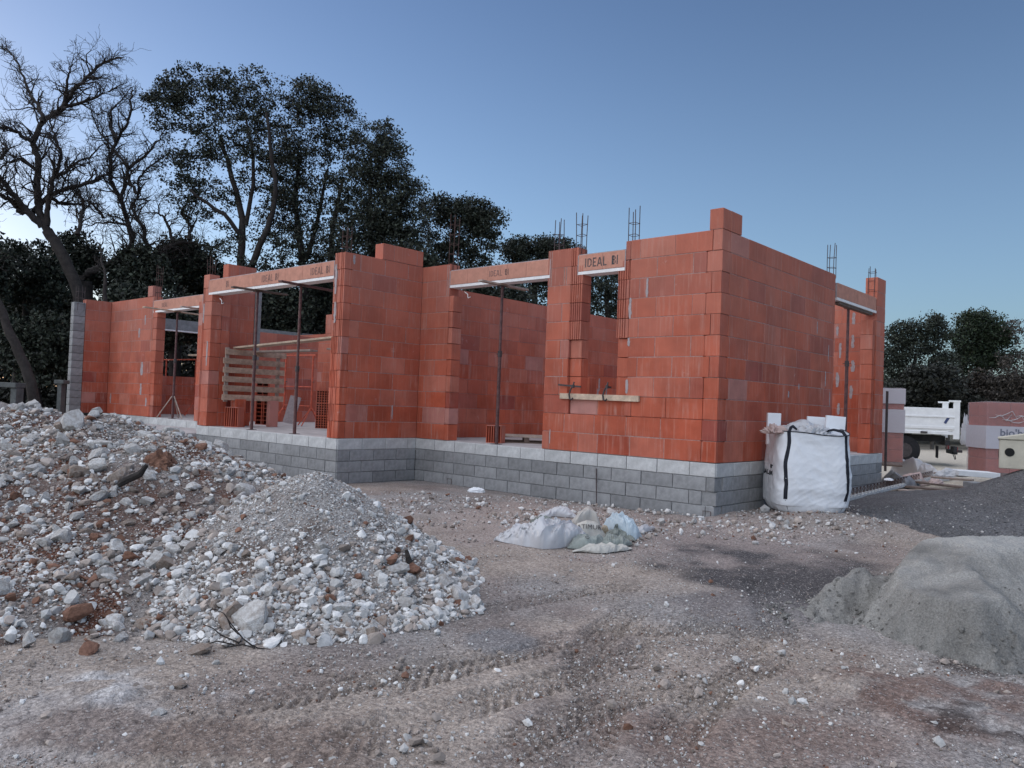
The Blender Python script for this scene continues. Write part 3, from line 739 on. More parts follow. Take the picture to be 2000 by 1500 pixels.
class Wall:
    """axis 'x' (face -y) or 'y' (face +x); u0..u1 along the axis; outer face at f"""
    def __init__(s, axis, face, t=tk, name='wall', singles=True, label=None):
        s.axis, s.face, s.t, s.singles = axis, face, t, singles
        s.core = MB(); s.items = []; s.name = name; s.label = label; s.pile = MB()
    def place(s, u, z, off=0.0):
        if s.axis == 'x': return (u, s.face+s.t/2+off, z), 0.0
        return (s.face-s.t/2-off, u, z), math.pi/2
    def seg(s, u0, u1, r0, r1, L=0.56, shift=0.0, l_in=None, r_in=None, kind=None, setback=0.0, z0=S, core=True, hh=h):
        """l_in / r_in: parity (0/1) of rows that stop one thickness short at that end (corner bond)"""
        for r in range(r0, r1):
            a, b = u0, u1
            if l_in is not None and r % 2 == l_in: a += s.t
            if r_in is not None and r % 2 == r_in: b -= s.t
            cuts = [a]; x = a+L*((0.5 if r % 2 else 1.0)+shift) - (L if shift > 0 else 0)
            while x < b-0.10:
                if x > a+0.10: cuts.append(x)
                x += L*(1 if random.random() > 0.06 else 0.62)
            cuts.append(b)
            for i in range(len(cuts)-1):
                k = kind
                if callable(kind): k = kind(r, i, len(cuts)-1)
                s.items.append((cuts[i], cuts[i+1], r, k or 'plain', setback, z0, hh))
        if core:
            a = u0+0.02+(s.t if l_in is not None else 0); b = u1-0.02-(s.t if r_in is not None else 0)
            if b-a > 0.05:
                zc0, zc1 = z0+r0*hh+0.002, z0+r1*hh-0.014
                c, _ = s.place((a+b)/2, (zc0+zc1)/2, setback/2)
                d = (b-a, s.t-0.006-setback, zc1-zc0) if s.axis == 'x' else (s.t-0.006-setback, b-a, zc1-zc0)
                s.core.box(c, d)
    def build(s):
        co = s.core.obj(s.name, M['mortar'], house)
        if s.label: co['label'] = s.label
        acc = MB()
        for (a, b, r, k, sb, z0, hh) in s.items:
            g = random.choice((0.005, 0.006, 0.007, 0.010))
            L, H = round(b-a-g, 3), hh-random.choice((0.006, 0.008, 0.010))
            tt = s.t-sb
            pr = random.uniform(-0.0015, 0.0025)
            p, rz = s.place((a+b)/2+random.uniform(-.001, .001), z0+(r+0.5)*hh, sb/2-pr)
            if s.singles:
                o = bpy.data.objects.new('brick', brick_mesh(L, H, tt, k)); o.location = p; o.rotation_euler = (0, 0, rz+random.uniform(-.0025, .0025))
                link(o, co); N_BRICK[0] += 1
            else:
                d = (L, tt, H) if s.axis == 'x' else (tt, L, H)
                acc.box(p, d)
        if not s.singles and acc.v:
            o = acc.obj('brick_courses', M['brick'], co); o['kind'] = 'stuff'
        return co
ribR = lambda r, i, n: 'rib_3_r' if i == n-1 else None
ribL = lambda r, i, n: 'rib_3_l' if i == 0 else None
# front wall, right block (x -2.95 .. 0)
W = Wall('x', 0.0, label='front wall of the right block with the narrow window')
W.seg(-1.43, 0.0, 3, 11, shift=0.3, r_in=1, kind=lambda r, i, n: None)
W.seg(-2.95, 0.0, 0, 2, shift=0.25, r_in=1)
W.seg(-2.95, -2.45, 2, 3, L=0.6); W.seg(-2.45, -1.45, 2, 3, L=0.5, setback=0.035); W.seg(-1.45, 0.0, 2, 3, shift=0.2, r_in=None, core=False)
W.seg(-2.95, -2.49, 3, 11, L=0.46, shift=0.15, kind=lambda r, i, n: ('rib_2_l' if r >= 9 else None))
# recessed strips beside the window: flat and set back low down, ribbed higher up
for (a, b) in ((-2.49, -2.27), (-1.63, -1.43)):
    W.seg(a, b, 3, 6, L=9, setback=0.045, core=False)
    W.seg(a, b, 6, 10, L=9, kind='rib_5_c', core=False)
W.seg(-2.49, -2.365, 10, 11, L=9, kind='rib_2_c', core=False); W.seg(-1.515, -1.43, 10, 11, L=9, core=False)
W.seg(-0.20, 0.0, 11, 12, L=9)
W.build()
# front wall between the inner corner and the door
W = Wall('x', 0.0, label='short front wall between the inner corner and the doorway')
W.seg(-A-0.16, -5.16, 0, 11, L=0.5, shift=0.1, l_in=None, kind=lambda r, i, n: ('rib_2_r' if i == n-1 and r >= 9 else None))
W.seg(-5.16, -5.05, 0, 9, L=9, core=False)
W.build()
# right hand wall
W = Wall('y', 0.0, label='right hand side wall in shade')
W.seg(0.0, 4.05, 0, 11, shift=0.0, l_in=0, r_in=None)
W.seg(4.05, 4.17, 0, 11, L=9, setback=0.03, core=False)
W.seg(tk, 0.54, 11, 12, L=9)
W.build()
W = Wall('y', 0.0, label='pier at the rear end of the shaded side wall')
W.seg(6.05, 6.17, 0, 9, L=9, kind='rib_2_c', core=False); W.seg(6.17, 6.27, 0, 9, L=9, setback=0.03, core=False); W.seg(6.27, 6.77, 0, 12, L=0.5, shift=0.5)
W.build()
MB().box((-0.108, 0.108, S+5.49*h), (0.186, 0.186, 10.9*h)).obj('mortar_core', M['mortar'], house)
# rear wall of the right block
W = Wall('x', 6.55, singles=False, label='rear wall seen through the side doorway')
W.seg(-A+0.24, -0.23, 0, 11)
W.build()
# wing: side wall facing right and its front pier
W = Wall('y', -A, label='right side wall of the projecting wing')
W.seg(-D_+0.14, -0.005, 0, 11, shift=0.35, L=0.52)
W.seg(-0.93, -0.005, 11, 12, L=0.52)
W.build()
W = Wall('x', -D_, t=0.14, label='ribbed pier at the right end of the wing front')
W.seg(-6.18, -5.98, 0, 10, L=9, kind=lambda r, i, n: 'rib_4_c' if r % 2 else 'rib_2_c', core=False); W.seg(-6.155, -5.98, 10, 11, L=9, kind='rib_2_c', core=False)
W.seg(-5.98, -A, 0, 11, L=9, kind=lambda r, i, n: 'rib_2_c' if r > 4 else None, core=False)
W.build()
# left pier of the wing with its return
W = Wall('x', -D_, label='left pier of the wing front')
W.seg(-WX, -10.30, 0, 10, L=9, core=False, kind='rib_2_l'); W.seg(-WX, -10.44, 10, 11, L=9, core=False)
W.build()
W = Wall('y', -10.30, singles=False, label='return wall behind the left pier of the wing')
W.seg(-D_+tk+0.003, -1.30, 0, 10, L=0.4)
W.build()
W = Wall('y', -10.47, singles=False, label='taller return wall behind the left pier of the wing')
W.seg(-1.297, -0.66, 0, 12, L=0.5)
W.build()
# recessed part at the left
W = Wall('x', RY, label='recessed front wall at the left')
W.seg(-18.2, -15.40, 0, 11, L=0.56, shift=0.2, kind=lambda r, i, n: ('rib_2_r' if i == n-1 and r > 6 else None))
W.seg(-15.40, -15.17, 0, 10, L=9, core=False)
W.seg(-15.78, -15.50, 11, 12, L=9, core=False)
W.seg(-12.98, -12.6, 0, 10, L=0.5)
W.build()
W = Wall('y', -18.05, label='return wall at the far left ending in grey blocks')
W.seg(-1.32, RY-0.005, 0, 11, L=0.5, shift=0.2)
W.build()
# inner walls, seen through the openings
W = Wall('y', -A, singles=False, name='inner_wall', label='inner wall seen through the doorway and the narrow window')
W.seg(tk+0.01, 6.54, 0, 10, shift=0.3)
W.build()
W = Wall('y', -18.06, singles=False, name='inner_wall', label='far left wall with a wide opening under a grey lintel')
W.seg(RY+tk+0.01, 7.0, 0, 4)
W.build()
W = Wall('y', -18.06, singles=False, name='inner_wall', label='near jamb of the opening under the grey lintel')
W.seg(RY+tk+0.01, 0.3, 4, 9)
W.build()
W = Wall('y', -18.06, singles=False, name='inner_wall', label='far jamb of the opening under the grey lintel')
W.seg(6.4, 7.0, 4, 9)
W.build()
W = Wall('y', -13.0, singles=False, name='inner_wall', label='low inner wall behind the slatted panel')
W.seg(0.5, 2.7, 0, 8, shift=0.2)
W.build()
W = Wall('x', 4.0, singles=False, name='inner_wall', label='inner wall at the back of the wing')
W.seg(-16.5, -13.9, 0, 9, shift=0.2); W.seg(-14.6, -13.9, 9, 11, L=0.5)
W.build()
W = Wall('x', 6.4, singles=False, name='inner_wall', label='low back wall of the wing')
W.seg(-13.8, -6.12, 0, 5, shift=0.2)
W.build()
# grey concrete post at the end of the inner return, grey lintel over the far opening
MB().box((-10.55, -0.585, S+2.1), (0.2, 0.14, 2.0)).obj('concrete_post', M['block'], house, bevel=0.004)
MB().box((-18.17, 3.4, S+10*h-0.16), (0.2, 6.6, 0.30)).obj('concrete_lintel', M['block'], house, bevel=0.004)
MB().box((-18.17, 3.4, S+10*h-0.335), (0.205, 6.6, 0.04)).obj('lintel_strip', M['strip'], house)

# mortar smears on the piers
def smear(axis, face, u, z, w, hh):
    mb = MB(); n = 9; L_ = []; R_ = []
    for i in range(n):
        zz = z-hh/2+hh*i/(n-1); k = math.sin(math.pi*(i+0.4)/(n-0.2))**0.22
        L_.append((u-w/2*k*random.uniform(.45, 1.15), zz)); R_.append((u+w/2*k*random.uniform(.45, 1.15), zz))
    P = L_+R_[::-1]
    f = (lambda p, o: (p[0], face-o, p[1])) if axis == 'x' else (lambda p, o: (face+o, p[0], p[1]))
    m = len(P)
    mb.add([f(p, 0.004) for p in P]+[f(p, -0.01) for p in P], [tuple(range(m))]+[(i, (i+1) % m, m+(i+1) % m, m+i) for i in range(m)])
    o = mb.obj('mortar_patch', M['mortar_pale'], house); return o
for (px, py, w, hh) in ((1264, 562, 0.045, 0.27), (1231, 602, 0.055, 0.30), (1228, 668, 0.05, 0.12), (1074, 852, 0.02, 0.22), (1224, 755, 0.05, 0.2)):
    p = onY(px, py, 0.0); smear('x', 0.0, p[0], p[2], w, hh)
for (px, py, w, hh) in ((1540, 770, 0.05, 0.10), (1618, 690, 0.03, 0.28), (1612, 740, 0.04, 0.25), (1560, 755, 0.05, 0.09), (1620, 780, 0.03, 0.25), (1596, 640, 0.03, 0.2)):
    p = onX(px, py, 0.0); smear('y', 0.0, p[1], p[2], w, hh)
for (px, py, w, hh) in ((692, 507, 0.05, 0.15), (766, 805, 0.03, 0.24)):
    p = onX(px, py, -A); smear('y', -A, p[1], p[2], w, hh)
for (px, py, w, hh) in ((656, 545, 0.07, 0.5), (654, 610, 0.06, 0.35), (398, 612, 0.06, 0.4), (404, 690, 0.06, 0.5)):
    p = onY(px, py, -D_); smear('x', -D_, p[0], p[2], w, hh)
for (px, py, w, hh) in ((277, 720, 0.16, 0.34), (275, 760, 0.12, 0.3), (272, 650, 0.1, 0.25), (284, 625, 0.08, 0.25), (216, 778, 0.10, 0.26), (285, 785, 0.10, 0.22)):
    p = onY(px, py, RY); smear('x', RY, p[0], p[2], w, hh)
for k, (X_, Z_) in enumerate(((-0.55, 1.9), (-0.52, 2.4), (-0.53, 2.95), (-0.5, 3.35), (-0.75, 1.6), (-0.8, 2.2), (-0.78, 2.7), (-0.85, 3.1))):
    smear('x', 6.55, X_+random.uniform(-.03, .03), Z_+random.uniform(-.05, .05), random.uniform(0.045, 0.085), random.uniform(0.18, 0.30))
for (Y_, Z_) in ((5.25, 1.95), (5.55, 1.95), (5.3, 1.72), (5.5, 1.7), (5.85, 1.8)):
    smear('y', -A, Y_, Z_, 0.07, 0.30)

# ------------------------------------------------------------------ lintels with their stencilled print
GL = {'I': ([((.5, 0), (.5, 1))], .3),
      'D': ([((.12, 0.04), (.12, .96)), ((.3, .95), (.62, .86)), ((.30, .05), (.62, .14)), ((.80, .22), (.80, .78)), ((.62, .86), (.80, .72)), ((.62, .14), (.80, .28))], .9),
      'E': ([((.15, 0), (.15, 1)), ((.28, .93), (.8, .93)), ((.28, .5), (.68, .5)), ((.28, .07), (.8, .07))], .8),
      'A': ([((.06, 0), (.44, .97)), ((.94, 0), (.56, .97)), ((.32, .30), (.68, .30))], 1.0),
      'L': ([((.15, 0), (.15, 1)), ((.28, .07), (.8, .07))], .8),
      'B': ([((.15, 0), (.15, 1)), ((.3, .93), (.62, .90)), ((.3, .52), (.66, .52)), ((.3, .07), (.64, .1)), ((.72, .84), (.72, .60)), ((.76, .42), (.76, .16)), ((.32, .5), (.32, .93)), ((.34, .07), (.34, .45))], .85),
      ' ': ([], .6)}
def stencil(mb, text, u, z, H, face_y, fat=0.13):
    for ch in text:
        strokes, w = GL[ch]; wd = H*0.62
        for (a, b) in strokes:
            p = Vector((u+a[0]*wd, z+a[1]*H)); q = Vector((u+b[0]*wd, z+b[1]*H))
            if ch == 'I': p.x = q.x = u+wd*0.12
            d = (q-p).normalized(); nn = Vector((-d.y, d.x))*H*fat/2
            c = [p+nn, p-nn, q-nn, q+nn]
            mb.add([(v.x, face_y, v.y) for v in c], [(0, 1, 2, 3)])
        u += wd*(w+0.22)
    return u
def text_width(t, H): return sum(H*0.62*(GL[c][1]+0.22) for c in t)
def lintel(u0, u1, face, seg_len, prints, end_white=True, ribs=True):
    z0, z1 = 3.405, 3.705
    core = MB().box(((u0+u1)/2, face+tk/2, (z0+z1)/2+0.02), (u1-u0-0.012, tk-0.012, z1-z0-0.05)).obj('lintel', M['mortar_pale'], house)
    x = u0+0.008; first = True
    while x < u1-0.02:
        x2 = min(x+seg_len*random.uniform(0.9, 1.1), u1-0.008)
        if u1-x2 < 0.15: x2 = u1-0.008
        MB().box(((x+x2)/2, face+tk/2, (z0+z1)/2+0.024), (x2-x-0.004, tk, z1-z0-0.056)).obj('clay_shell', M['lintel'], core, bevel=0.003)
        x = x2
    MB().box(((u0+u1)/2, face+tk/2-0.002, z0+0.022), (u1-u0, tk, 0.044)).obj('base_strip', M['strip'], core)
    MB().box(((u0+u1)/2, face+tk/2, z1+0.001), (u1-u0-0.02, tk-0.01, 0.012)).obj('mortar_edge', M['mortar_pale'], core)
    for ux in (u0, u1):
        MB().box((ux+(0.004 if ux == u0 else -0.004), face+tk/2-0.003, (z0+z1)/2), (0.013, tk, z1-z0-0.01)).obj('mortar_edge', M['mortar_pale'], core)
    for (txt, uc, zc, H, mt) in prints:
        mb = MB(); stencil(mb, txt, uc-text_width(txt, H)/2, zc-H/2, H, face-0.0025)
        mb.obj('lettering', M[mt], core)
    return core
def px_u(px, py, face): return float(onY(px, py, face)[0])
lintel(-2.37, -1.515, 0.0, 0.42, [('IDEAL BI', -1.93, 3.575, 0.135, 'ink')])
lintel(-5.165, -2.905, 0.0, 0.45, [('IDEAL BI', px_u(975, 537, 0)-0.0, 3.575, 0.10, 'ink_faded')])
lintel(-10.46, -6.165, -D_, 0.55, [('IDEAL BI', px_u(626, 529, -D_), 3.575, 0.13, 'ink_faded'), ('IDEAL BI', px_u(528, 543, -D_), 3.575, 0.13, 'ink_faded'), ('BI', px_u(445, 555, -D_), 3.575, 0.13, 'ink_faded')])
lintel(-15.42, -12.80, RY, 0.6, [('IDEAL', px_u(322, 594, RY), 3.575, 0.11, 'ink_faded')])
# lintel over the side doorway
core = MB().box((-tk/2, 5.21, 3.575), (tk-0.012, 2.07, 0.25)).obj('lintel', M['mortar_pale'], house)
for k in range(4):
    MB().box((-tk/2, 4.185+0.5125*k+0.256, 3.58), (tk, 0.508, 0.245)).obj('clay_shell', M['lintel'], core, bevel=0.003)
MB().box((-tk/2+0.003, 5.21, 3.43), (tk, 2.06, 0.045)).obj('base_strip', M['strip'], core)

# ------------------------------------------------------------------ foundation: slab, edge blocks, concrete blocks
sl = MB()
sl.prism([(-0.04, 0.04), (-0.04, 6.73), (-A, 6.73), (-A, 0.04)], S-0.22, S)
sl.prism([(-A, -D_+0.04), (-A, 6.73), (-WX, 6.73), (-WX, -D_+0.04)], S-0.22, S)
sl.prism([(-WX, RY+0.04), (-WX, 6.73), (-18.3, 6.73), (-18.3, RY+0.04)], S-0.22, S)
sl.obj('floor_slab', M['slab'], house)
MB().prism([(-10.72, -1.9), (-10.72, RY-0.02), (-15.6, RY-0.02), (-15.6, -1.9)], S-0.42, S-0.17).obj('terrace_slab', M['slab'], house)
fcore = MB()
bh = 0.187
runs = [('x', 0.012-0.024, -A-0.0, 0.0, 1), ('y', 0.012, 0.0, 6.78, 0), ('y', -A+0.012, -D_, 0.0-0.012, 0), ('x', -D_-0.012, -WX, -A, 1), ('x', RY-0.012, -18.3, -WX, 1)]
fp = empty('foundation'); fp.parent = house
core_m = MB()
core_m.box((-A/2-0.02, 0.11, 0.25), (A-0.03, 0.20, 0.98)); core_m.box((-0.11, 3.39, 0.25), (0.20, 6.55, 0.98))
core_m.box((-A-0.11, -D_/2, 0.25), (0.20, D_-0.03, 0.98)); core_m.box((-(A+WX)/2, -D_+0.11, 0.25), (WX-A-0.04, 0.20, 0.98)); core_m.box((-(18.3+WX)/2, RY+0.11, 0.25), (18.3-WX-0.03, 0.20, 0.98))
core_m.obj('mortar_bed', M['block_mortar'], fp)
def fblock(name, axis, face, a, b, z, H, matn, dep):
    key = ('f', round(b-a, 2), round(H, 3), dep, matn)
    if key not in _bcache:
        me = MB().box((0, 0, 0), (round(b-a, 2)-0.010, dep, H-0.009)).mesh(name, bevel=0.005); me.materials.append(M[matn]); _bcache[key] = me
    o = bpy.data.objects.new(name, _bcache[key])
    pr = random.uniform(-0.003, 0.003)
    o.location = ((a+b)/2, face+dep/2+pr, z) if axis == 'x' else (face-dep/2-pr, (a+b)/2, z)
    o.rotation_euler = (random.uniform(-.004, .004), random.uniform(-.004, .004), (0 if axis == 'x' else math.pi/2)+random.uniform(-.004, .004)); link(o, fp)
for (axis, face, a, b, end) in runs:
    for r in range(5):
        zt = S-0.003-r*bh
        name, mt, dep = ('edge_block', 'band', 0.06) if r == 0 else ('concrete_block', 'block', 0.19)
        if r == 4: dep = 0.185
        u0, u1 = a, b
        if r and axis == 'y' and (r % 2): u0 += 0.19 if face > -1 else 0.0
        if r and axis == 'x' and face > -0.1 and not (r % 2): u1 -= 0.19
        x = u0; cuts = [x]
        x += 0.50*(0.5 if r % 2 else 1.0) if r else 0.50
        while x < u1-0.12: cuts.append(x); x += 0.50
        cuts.append(u1)
        for i in range(len(cuts)-1): fblock(name, axis, face, cuts[i], cuts[i+1], zt-bh/2, bh, mt, dep)
# grey block column at the far left
bc = empty('block_column'); bc.parent = house
zz = S-0.4; k = 0
heights = [0.20]*15
while zz < 3.22:
    o = MB().box((0, 0, 0), (0.215, 0.29, 0.192)).obj('concrete_block', M['block'], bc, bevel=0.006, loc=(-18.16, -1.47, zz+0.1)); zz += 0.2
MB().box((0, 0, 0), (0.215, 0.29, 0.37)).obj('concrete_block', M['block'], bc, bevel=0.006, loc=(-18.16, -1.47, zz+0.19))

# ------------------------------------------------------------------ rebar cages standing out of the walls
def cage(p, top, rust=False, w=0.11, two=False):
    mb = MB(); z0 = p[2]-0.1
    cs = [(-w/2, -w/2), (w/2, -w/2), (w/2, w/2), (-w/2, w/2)]
    for (a, b) in cs:
        tz = top+random.uniform(-.05, .04)
        mb.tube([(p[0]+a, p[1]+b, z0), (p[0]+a+random.uniform(-.006, .006), p[1]+b, (z0+tz)/2), (p[0]+a+random.uniform(-.012, .012), p[1]+b+random.uniform(-.01, .01), tz)], 0.0065, 5)
    z = z0+0.18
    while z < top-0.08:
        mb.tube([(p[0]+a*1.08, p[1]+b*1.08, z+random.uniform(-.01, .01)) for a, b in cs]+[(p[0]+cs[0][0]*1.08, p[1]+cs[0][1]*1.08, z)], 0.004, 4); z += 0.17
    return mb.obj('rebar_cage', M['rusty_rebar' if rust else 'rebar'], house)
def cage_px(px, py_base, py_top, axis, face, rust=False, w=0.11):
    p = (onY if axis == 'x' else onX)(px, py_base, face); q = (onY if axis == 'x' else onX)(px, py_top, face)
    cage(p, q[2], rust, w)
cage_px(1238, 470, 406, 'x', 0.11); cage_px(1135, 492, 421, 'x', 0.11); cage_px(1092, 490, 431, 'x', 0.11, w=0.10)
cage_px(885, 524, 420, 'x', 0.11, True, 0.11); cage_px(677, 492, 443, 'x', -1.6, True, 0.11)
cage_px(1624, 532, 480, 'y', -0.11); cage_px(1703, 575, 520, 'y', -0.11)
cage_px(310, 578, 520, 'x', RY+0.11, True); cage_px(156, 600, 562, 'x', -1.47, False, 0.16); cage_px(412, 545, 505, 'x', -1.6, True)
cage((-14.2, 4.1, 3.83), 4.25)

# ------------------------------------------------------------------ wooden board clamped under the narrow window
b0, b1 = onY(1094, 774, -0.03), onY(1248, 777, -0.03)
t_ = empty('wooden_board', ((b0[0]+b1[0])/2, -0.025, b0[2]), 'pale planed board clamped to the front wall below the narrow window', 'board')
MB().box((0, 0, 0), (b1[0]-b0[0], 0.04, 0.085), (0, 0.008, 0)).obj('plank', M['wood'], t_, bevel=0.003)
for k, (xx, lb, bar) in enumerate(((-2.36, 'rusty mason clamp gripping the left half of the pale board', True), (-1.745, 'rusty mason clamp gripping the right half of the pale board', False))):
    c = empty('mason_clamp', (xx, -0.05, b0[2]), lb, 'clamp', 'clamps on the window board')
    MB().tube([(0.05, -0.035, -0.02), (0.035, -0.05, -0.045), (0.0, -0.05, -0.035), (-0.02, -0.04, 0.03), (-0.005, -0.03, 0.10), (0.02, 0.0, 0.17), (0.02, 0.02, 0.22)], [0.012, 0.013, 0.014, 0.014, 0.012, 0.012, 0.011], 8).obj('hook', M['steel'], c, smooth=True)
    MB().bar((0.02 if not bar else -0.26, -0.005, 0.155 if not bar else 0.175), (0.02 if not bar else 0.16, 0.10 if not bar else 0.01, 0.15), 0.018, 0.026).obj('rail', M['steel'], c)
    MB().box((0.02, 0.0, 0.155), (0.04, 0.035, 0.05)).obj('slider', M['steel'], c, bevel=0.004)

# ------------------------------------------------------------------ steel props and their timber bearers
def steel_prop(x, y, ztop, label, group='steel props under the lintels', split=0.5):
    p = empty('steel_prop', (x, y, S), label, 'prop', group); H = ztop-S
    MB().box((0, 0, 0.004), (0.14, 0.14, 0.008)).obj('base_plate', M['steel'], p)
    MB().tube([(0, 0, 0.008), (0, 0, H*split)], 0.030, 10).obj('outer_tube', M['prop'], p, smooth=True)
    c = MB().tube([(0, 0, H*split), (0, 0, H*split+0.10)], 0.038, 10).obj('collar', M['steel'], p, smooth=True)
    MB().tube([(-0.07, 0, H*split+0.05), (0.07, 0, H*split+0.05)], 0.007, 6).obj('pin', M['steel'], c)
    MB().tube([(0, 0, H*split+0.1), (0, 0, H-0.008)], 0.024, 10).obj('inner_tube', M['prop'], p, smooth=True)
    MB().box((0, 0, H-0.004), (0.13, 0.13, 0.008)).obj('head_plate', M['steel'], p)
    return p
def bearer(x, y, z, L, axis, label, m='wood_grey', w=0.10, t=0.03, rz=0.0, group='timber bearers under the lintels'):
    d = (L, w, t) if axis == 'x' else (w, L, t)
    o = MB().box((0, 0, 0), d).obj('timber_bearer', M[m], None, bevel=0.003, loc=(x, y, z)); o.rotation_euler = (0, 0, rz)
    return tag(o, label, 'timber', group)
ZT = 3.405
steel_prop(-8.75, -1.60, ZT-0.03, 'rusty steel prop under the long lintel, left one of its pair')
bearer(-8.75, -1.55, ZT-0.015, 1.15, 'y', 'short bearer board on the left prop under the long lintel', 'wood_dark')
steel_prop(-7.30, -1.60, ZT-0.03, 'rusty steel prop under the long lintel, right one of its pair', split=0.42)
bearer(-7.30, -1.45, ZT-0.015, 1.25, 'y', 'reddish bearer board on the right prop under the long lintel', 'prop', rz=0.12)
steel_prop(-4.02, 0.12, ZT-0.03, 'tall thin steel prop in the middle doorway beside the inner corner', split=0.55)
bearer(-4.02, 0.16, ZT-0.015, 1.15, 'y', 'bearer board on the prop in the middle doorway', 'wood_grey')
steel_prop(-0.11, 5.05, ZT-0.03, 'dark steel prop in the side doorway of the shaded wall', split=0.6)
bearer(-0.08, 5.25, ZT-0.02, 1.75, 'y', 'dark bearer plank under the lintel of the side doorway', 'wood_dark', t=0.05)
_pp = steel_prop(-14.3, RY+0.11, ZT-0.03, 'steel prop under the lintel of the recessed opening at left', split=0.52)
for a_ in (0.2, 2.3, 4.4): MB().tube([(0.03*_c(a_), 0.03*_s(a_), 0.55), (0.36*_c(a_), 0.36*_s(a_), 0.01)], 0.014, 6).obj('leg', M['wood_grey'], _pp)
bearer(-14.3, RY+0.0, ZT-0.015, 1.6, 'y', 'bearer board on the prop of the recessed opening, nearer board', 'wood', rz=0.2)
bearer(-13.1, RY+0.1, ZT-0.015, 1.0, 'y', 'bearer board beside the wing pier in the recessed opening', 'wood_grey', rz=0.1)

# ------------------------------------------------------------------ scaffold trestles and planks inside
def trestle(x, y, rz, H, L, label):
    t = empty('trestle', (x, y, S), label, 'trestle', 'red trestles inside the house', rz)
    for sx in (-L/2, L/2):
        MB().tube([(sx, 0, 0.35), (sx, 0, H)], 0.022, 8).obj('post', M['red'], t, smooth=True)
        for a in (0.3, 1.87, 3.44, 5.0):
            MB().tube([(sx, 0, 0.42), (sx+0.34*math.cos(a), 0.34*math.sin(a), 0.005)], 0.013, 6).obj('leg', M['red'], t)
        MB().tube([(sx-0.06, 0, H*0.62), (sx+0.06, 0, H*0.62)], 0.01, 6).obj('pin', M['steel'], t)
    for z in (0.45, H*0.55):
        MB().tube([(-L/2, 0, z), (L/2, 0, z)], 0.014, 6).obj('rung', M['red'], t)
    MB().bar((-L/2-0.1, 0, H), (L/2+0.1, 0, H), 0.05, 0.03).obj('head_rail', M['red'], t)
def tr_at(pa, pb, da, db, H, label):
    a, b = at(*pa, da), at(*pb, db); L = float(np.hypot(*(b-a)[:2])); trestle((a[0]+b[0])/2, (a[1]+b[1])/2, math.atan2(b[1]-a[1], b[0]-a[0]), H, L, label)
tr_at((556, 770), (609, 770), 18.6, 18.0, 1.62, 'red steel trestle behind the right prop in the wing')
tr_at((322, 770), (380, 770), 23.3, 22.4, 1.60, 'red steel trestle behind the prop in the recessed opening')
def plank(p, q, w, t, label, m='wood_grey'):
    o = MB().bar(p, q, w, t).obj('scaffold_plank', M[m], None, bevel=0.003); return tag(o, label, 'plank', 'scaffold planks inside the house')
plank((-10.2, -1.15, 2.36), (-6.2, -1.15, 2.50), 0.22, 0.035, 'long scaffold plank spanning the wing from side to side', 'wood')
plank((-10.15, -0.75, 2.31), (-8.6, -0.4, 2.34), 0.22, 0.035, 'shorter scaffold plank lying behind the long one, left', 'wood_grey')
plank((-9.2, 0.4, 2.44), (-6.2, 1.2, 2.40), 0.22, 0.035, 'scaffold plank resting on the trestle behind the right prop', 'wood_grey')
plank((-15.2, 0.3, 2.38), (-12.7, 0.9, 2.42), 0.22, 0.035, 'pale scaffold plank in the recessed opening at left', 'wood')
plank((-14.3, 0.9, 2.47), (-12.2, 1.3, 2.50), 0.22, 0.035, 'scaffold plank higher in the recessed opening at left', 'wood_grey')

# slatted timber panel
t_ = empty('slatted_panel', (-10.12, -0.8, 1.28), 'weathered slatted timber panel standing on bricks in the wing', 'panel')
for k in range(6):
    o = MB().box((0, 0, 0), (0.025, 1.40, 0.115)).obj('slat', M['wood_slat'], t_, bevel=0.003, loc=(0.03, random.uniform(-.02, .02), 0.06+k*0.185))
for yy in (-0.62, 0.55):
    MB().box((0, 0, 0), (0.04, 0.075, 1.10)).obj('batten', M['wood_grey'], t_, bevel=0.003, loc=(-0.005, yy, 0.52))
# bricks standing on the floor
def hollow_brick(loc, rz, dims, label, nx=2, nz=7, group='loose hollow bricks on the floor'):
    """upright brick, its cell side facing local -y"""
    L, Dp, H = dims; o = MB(); w = 0.012
    for i in range(nx+1): o.box((-L/2+w/2+(L-w)*i/nx, 0, H/2), (w, Dp, H))
    for j in range(nz+1): o.box((0, 0.001, w/2+(H-w)*j/nz), (L-0.002, Dp-0.002, w))
    ob = o.obj('hollow_brick', M['brick'], None, loc=loc); ob.rotation_euler = (0, 0, rz)
    MB().box((0, Dp/2-0.03, H/2), (L-0.004, 0.05, H-0.004)).obj('shaded_cell_back', M['shaded_cell_clay'], ob)  # back plate whose dark colour stands for the shade inside the cells
    return tag(ob, label, 'brick', group)
hollow_brick((-9.95, -1.30, S), 0.5, (0.30, 0.22, 0.40), 'hollow brick standing beside the left pier of the wing', 6, 1)
hollow_brick((-4.35, 0.45, S), 0.35, (0.27, 0.20, 0.30), 'hollow brick standing left of the prop in the middle doorway', 6, 1)
_q1 = at(511, 829, 17.9); _q2 = at(525, 829, 17.8)
hollow_brick((_q1[0], _q1[1], S), 0.9, (0.26, 0.24, 0.56), 'upright hollow brick below the slatted panel, left of two', 2, 6)
hollow_brick((_q2[0], _q2[1], S), 0.9, (0.24, 0.24, 0.56), 'upright hollow brick below the slatted panel, right of two', 2, 6)
hollow_brick((_q1[0], _q1[1], S+0.565), 0.9, (0.26, 0.24, 0.50), 'hollow brick stacked under the lower slats of the panel', 2, 5)
o = MB().box((0, 0, 0.28), (0.22, 0.22, 0.56)).obj('support_brick', M['brick'], None, bevel=0.004, loc=(-10.14, -1.12, S)); tag(o, 'upright brick carrying the left end of the slatted panel', 'brick')
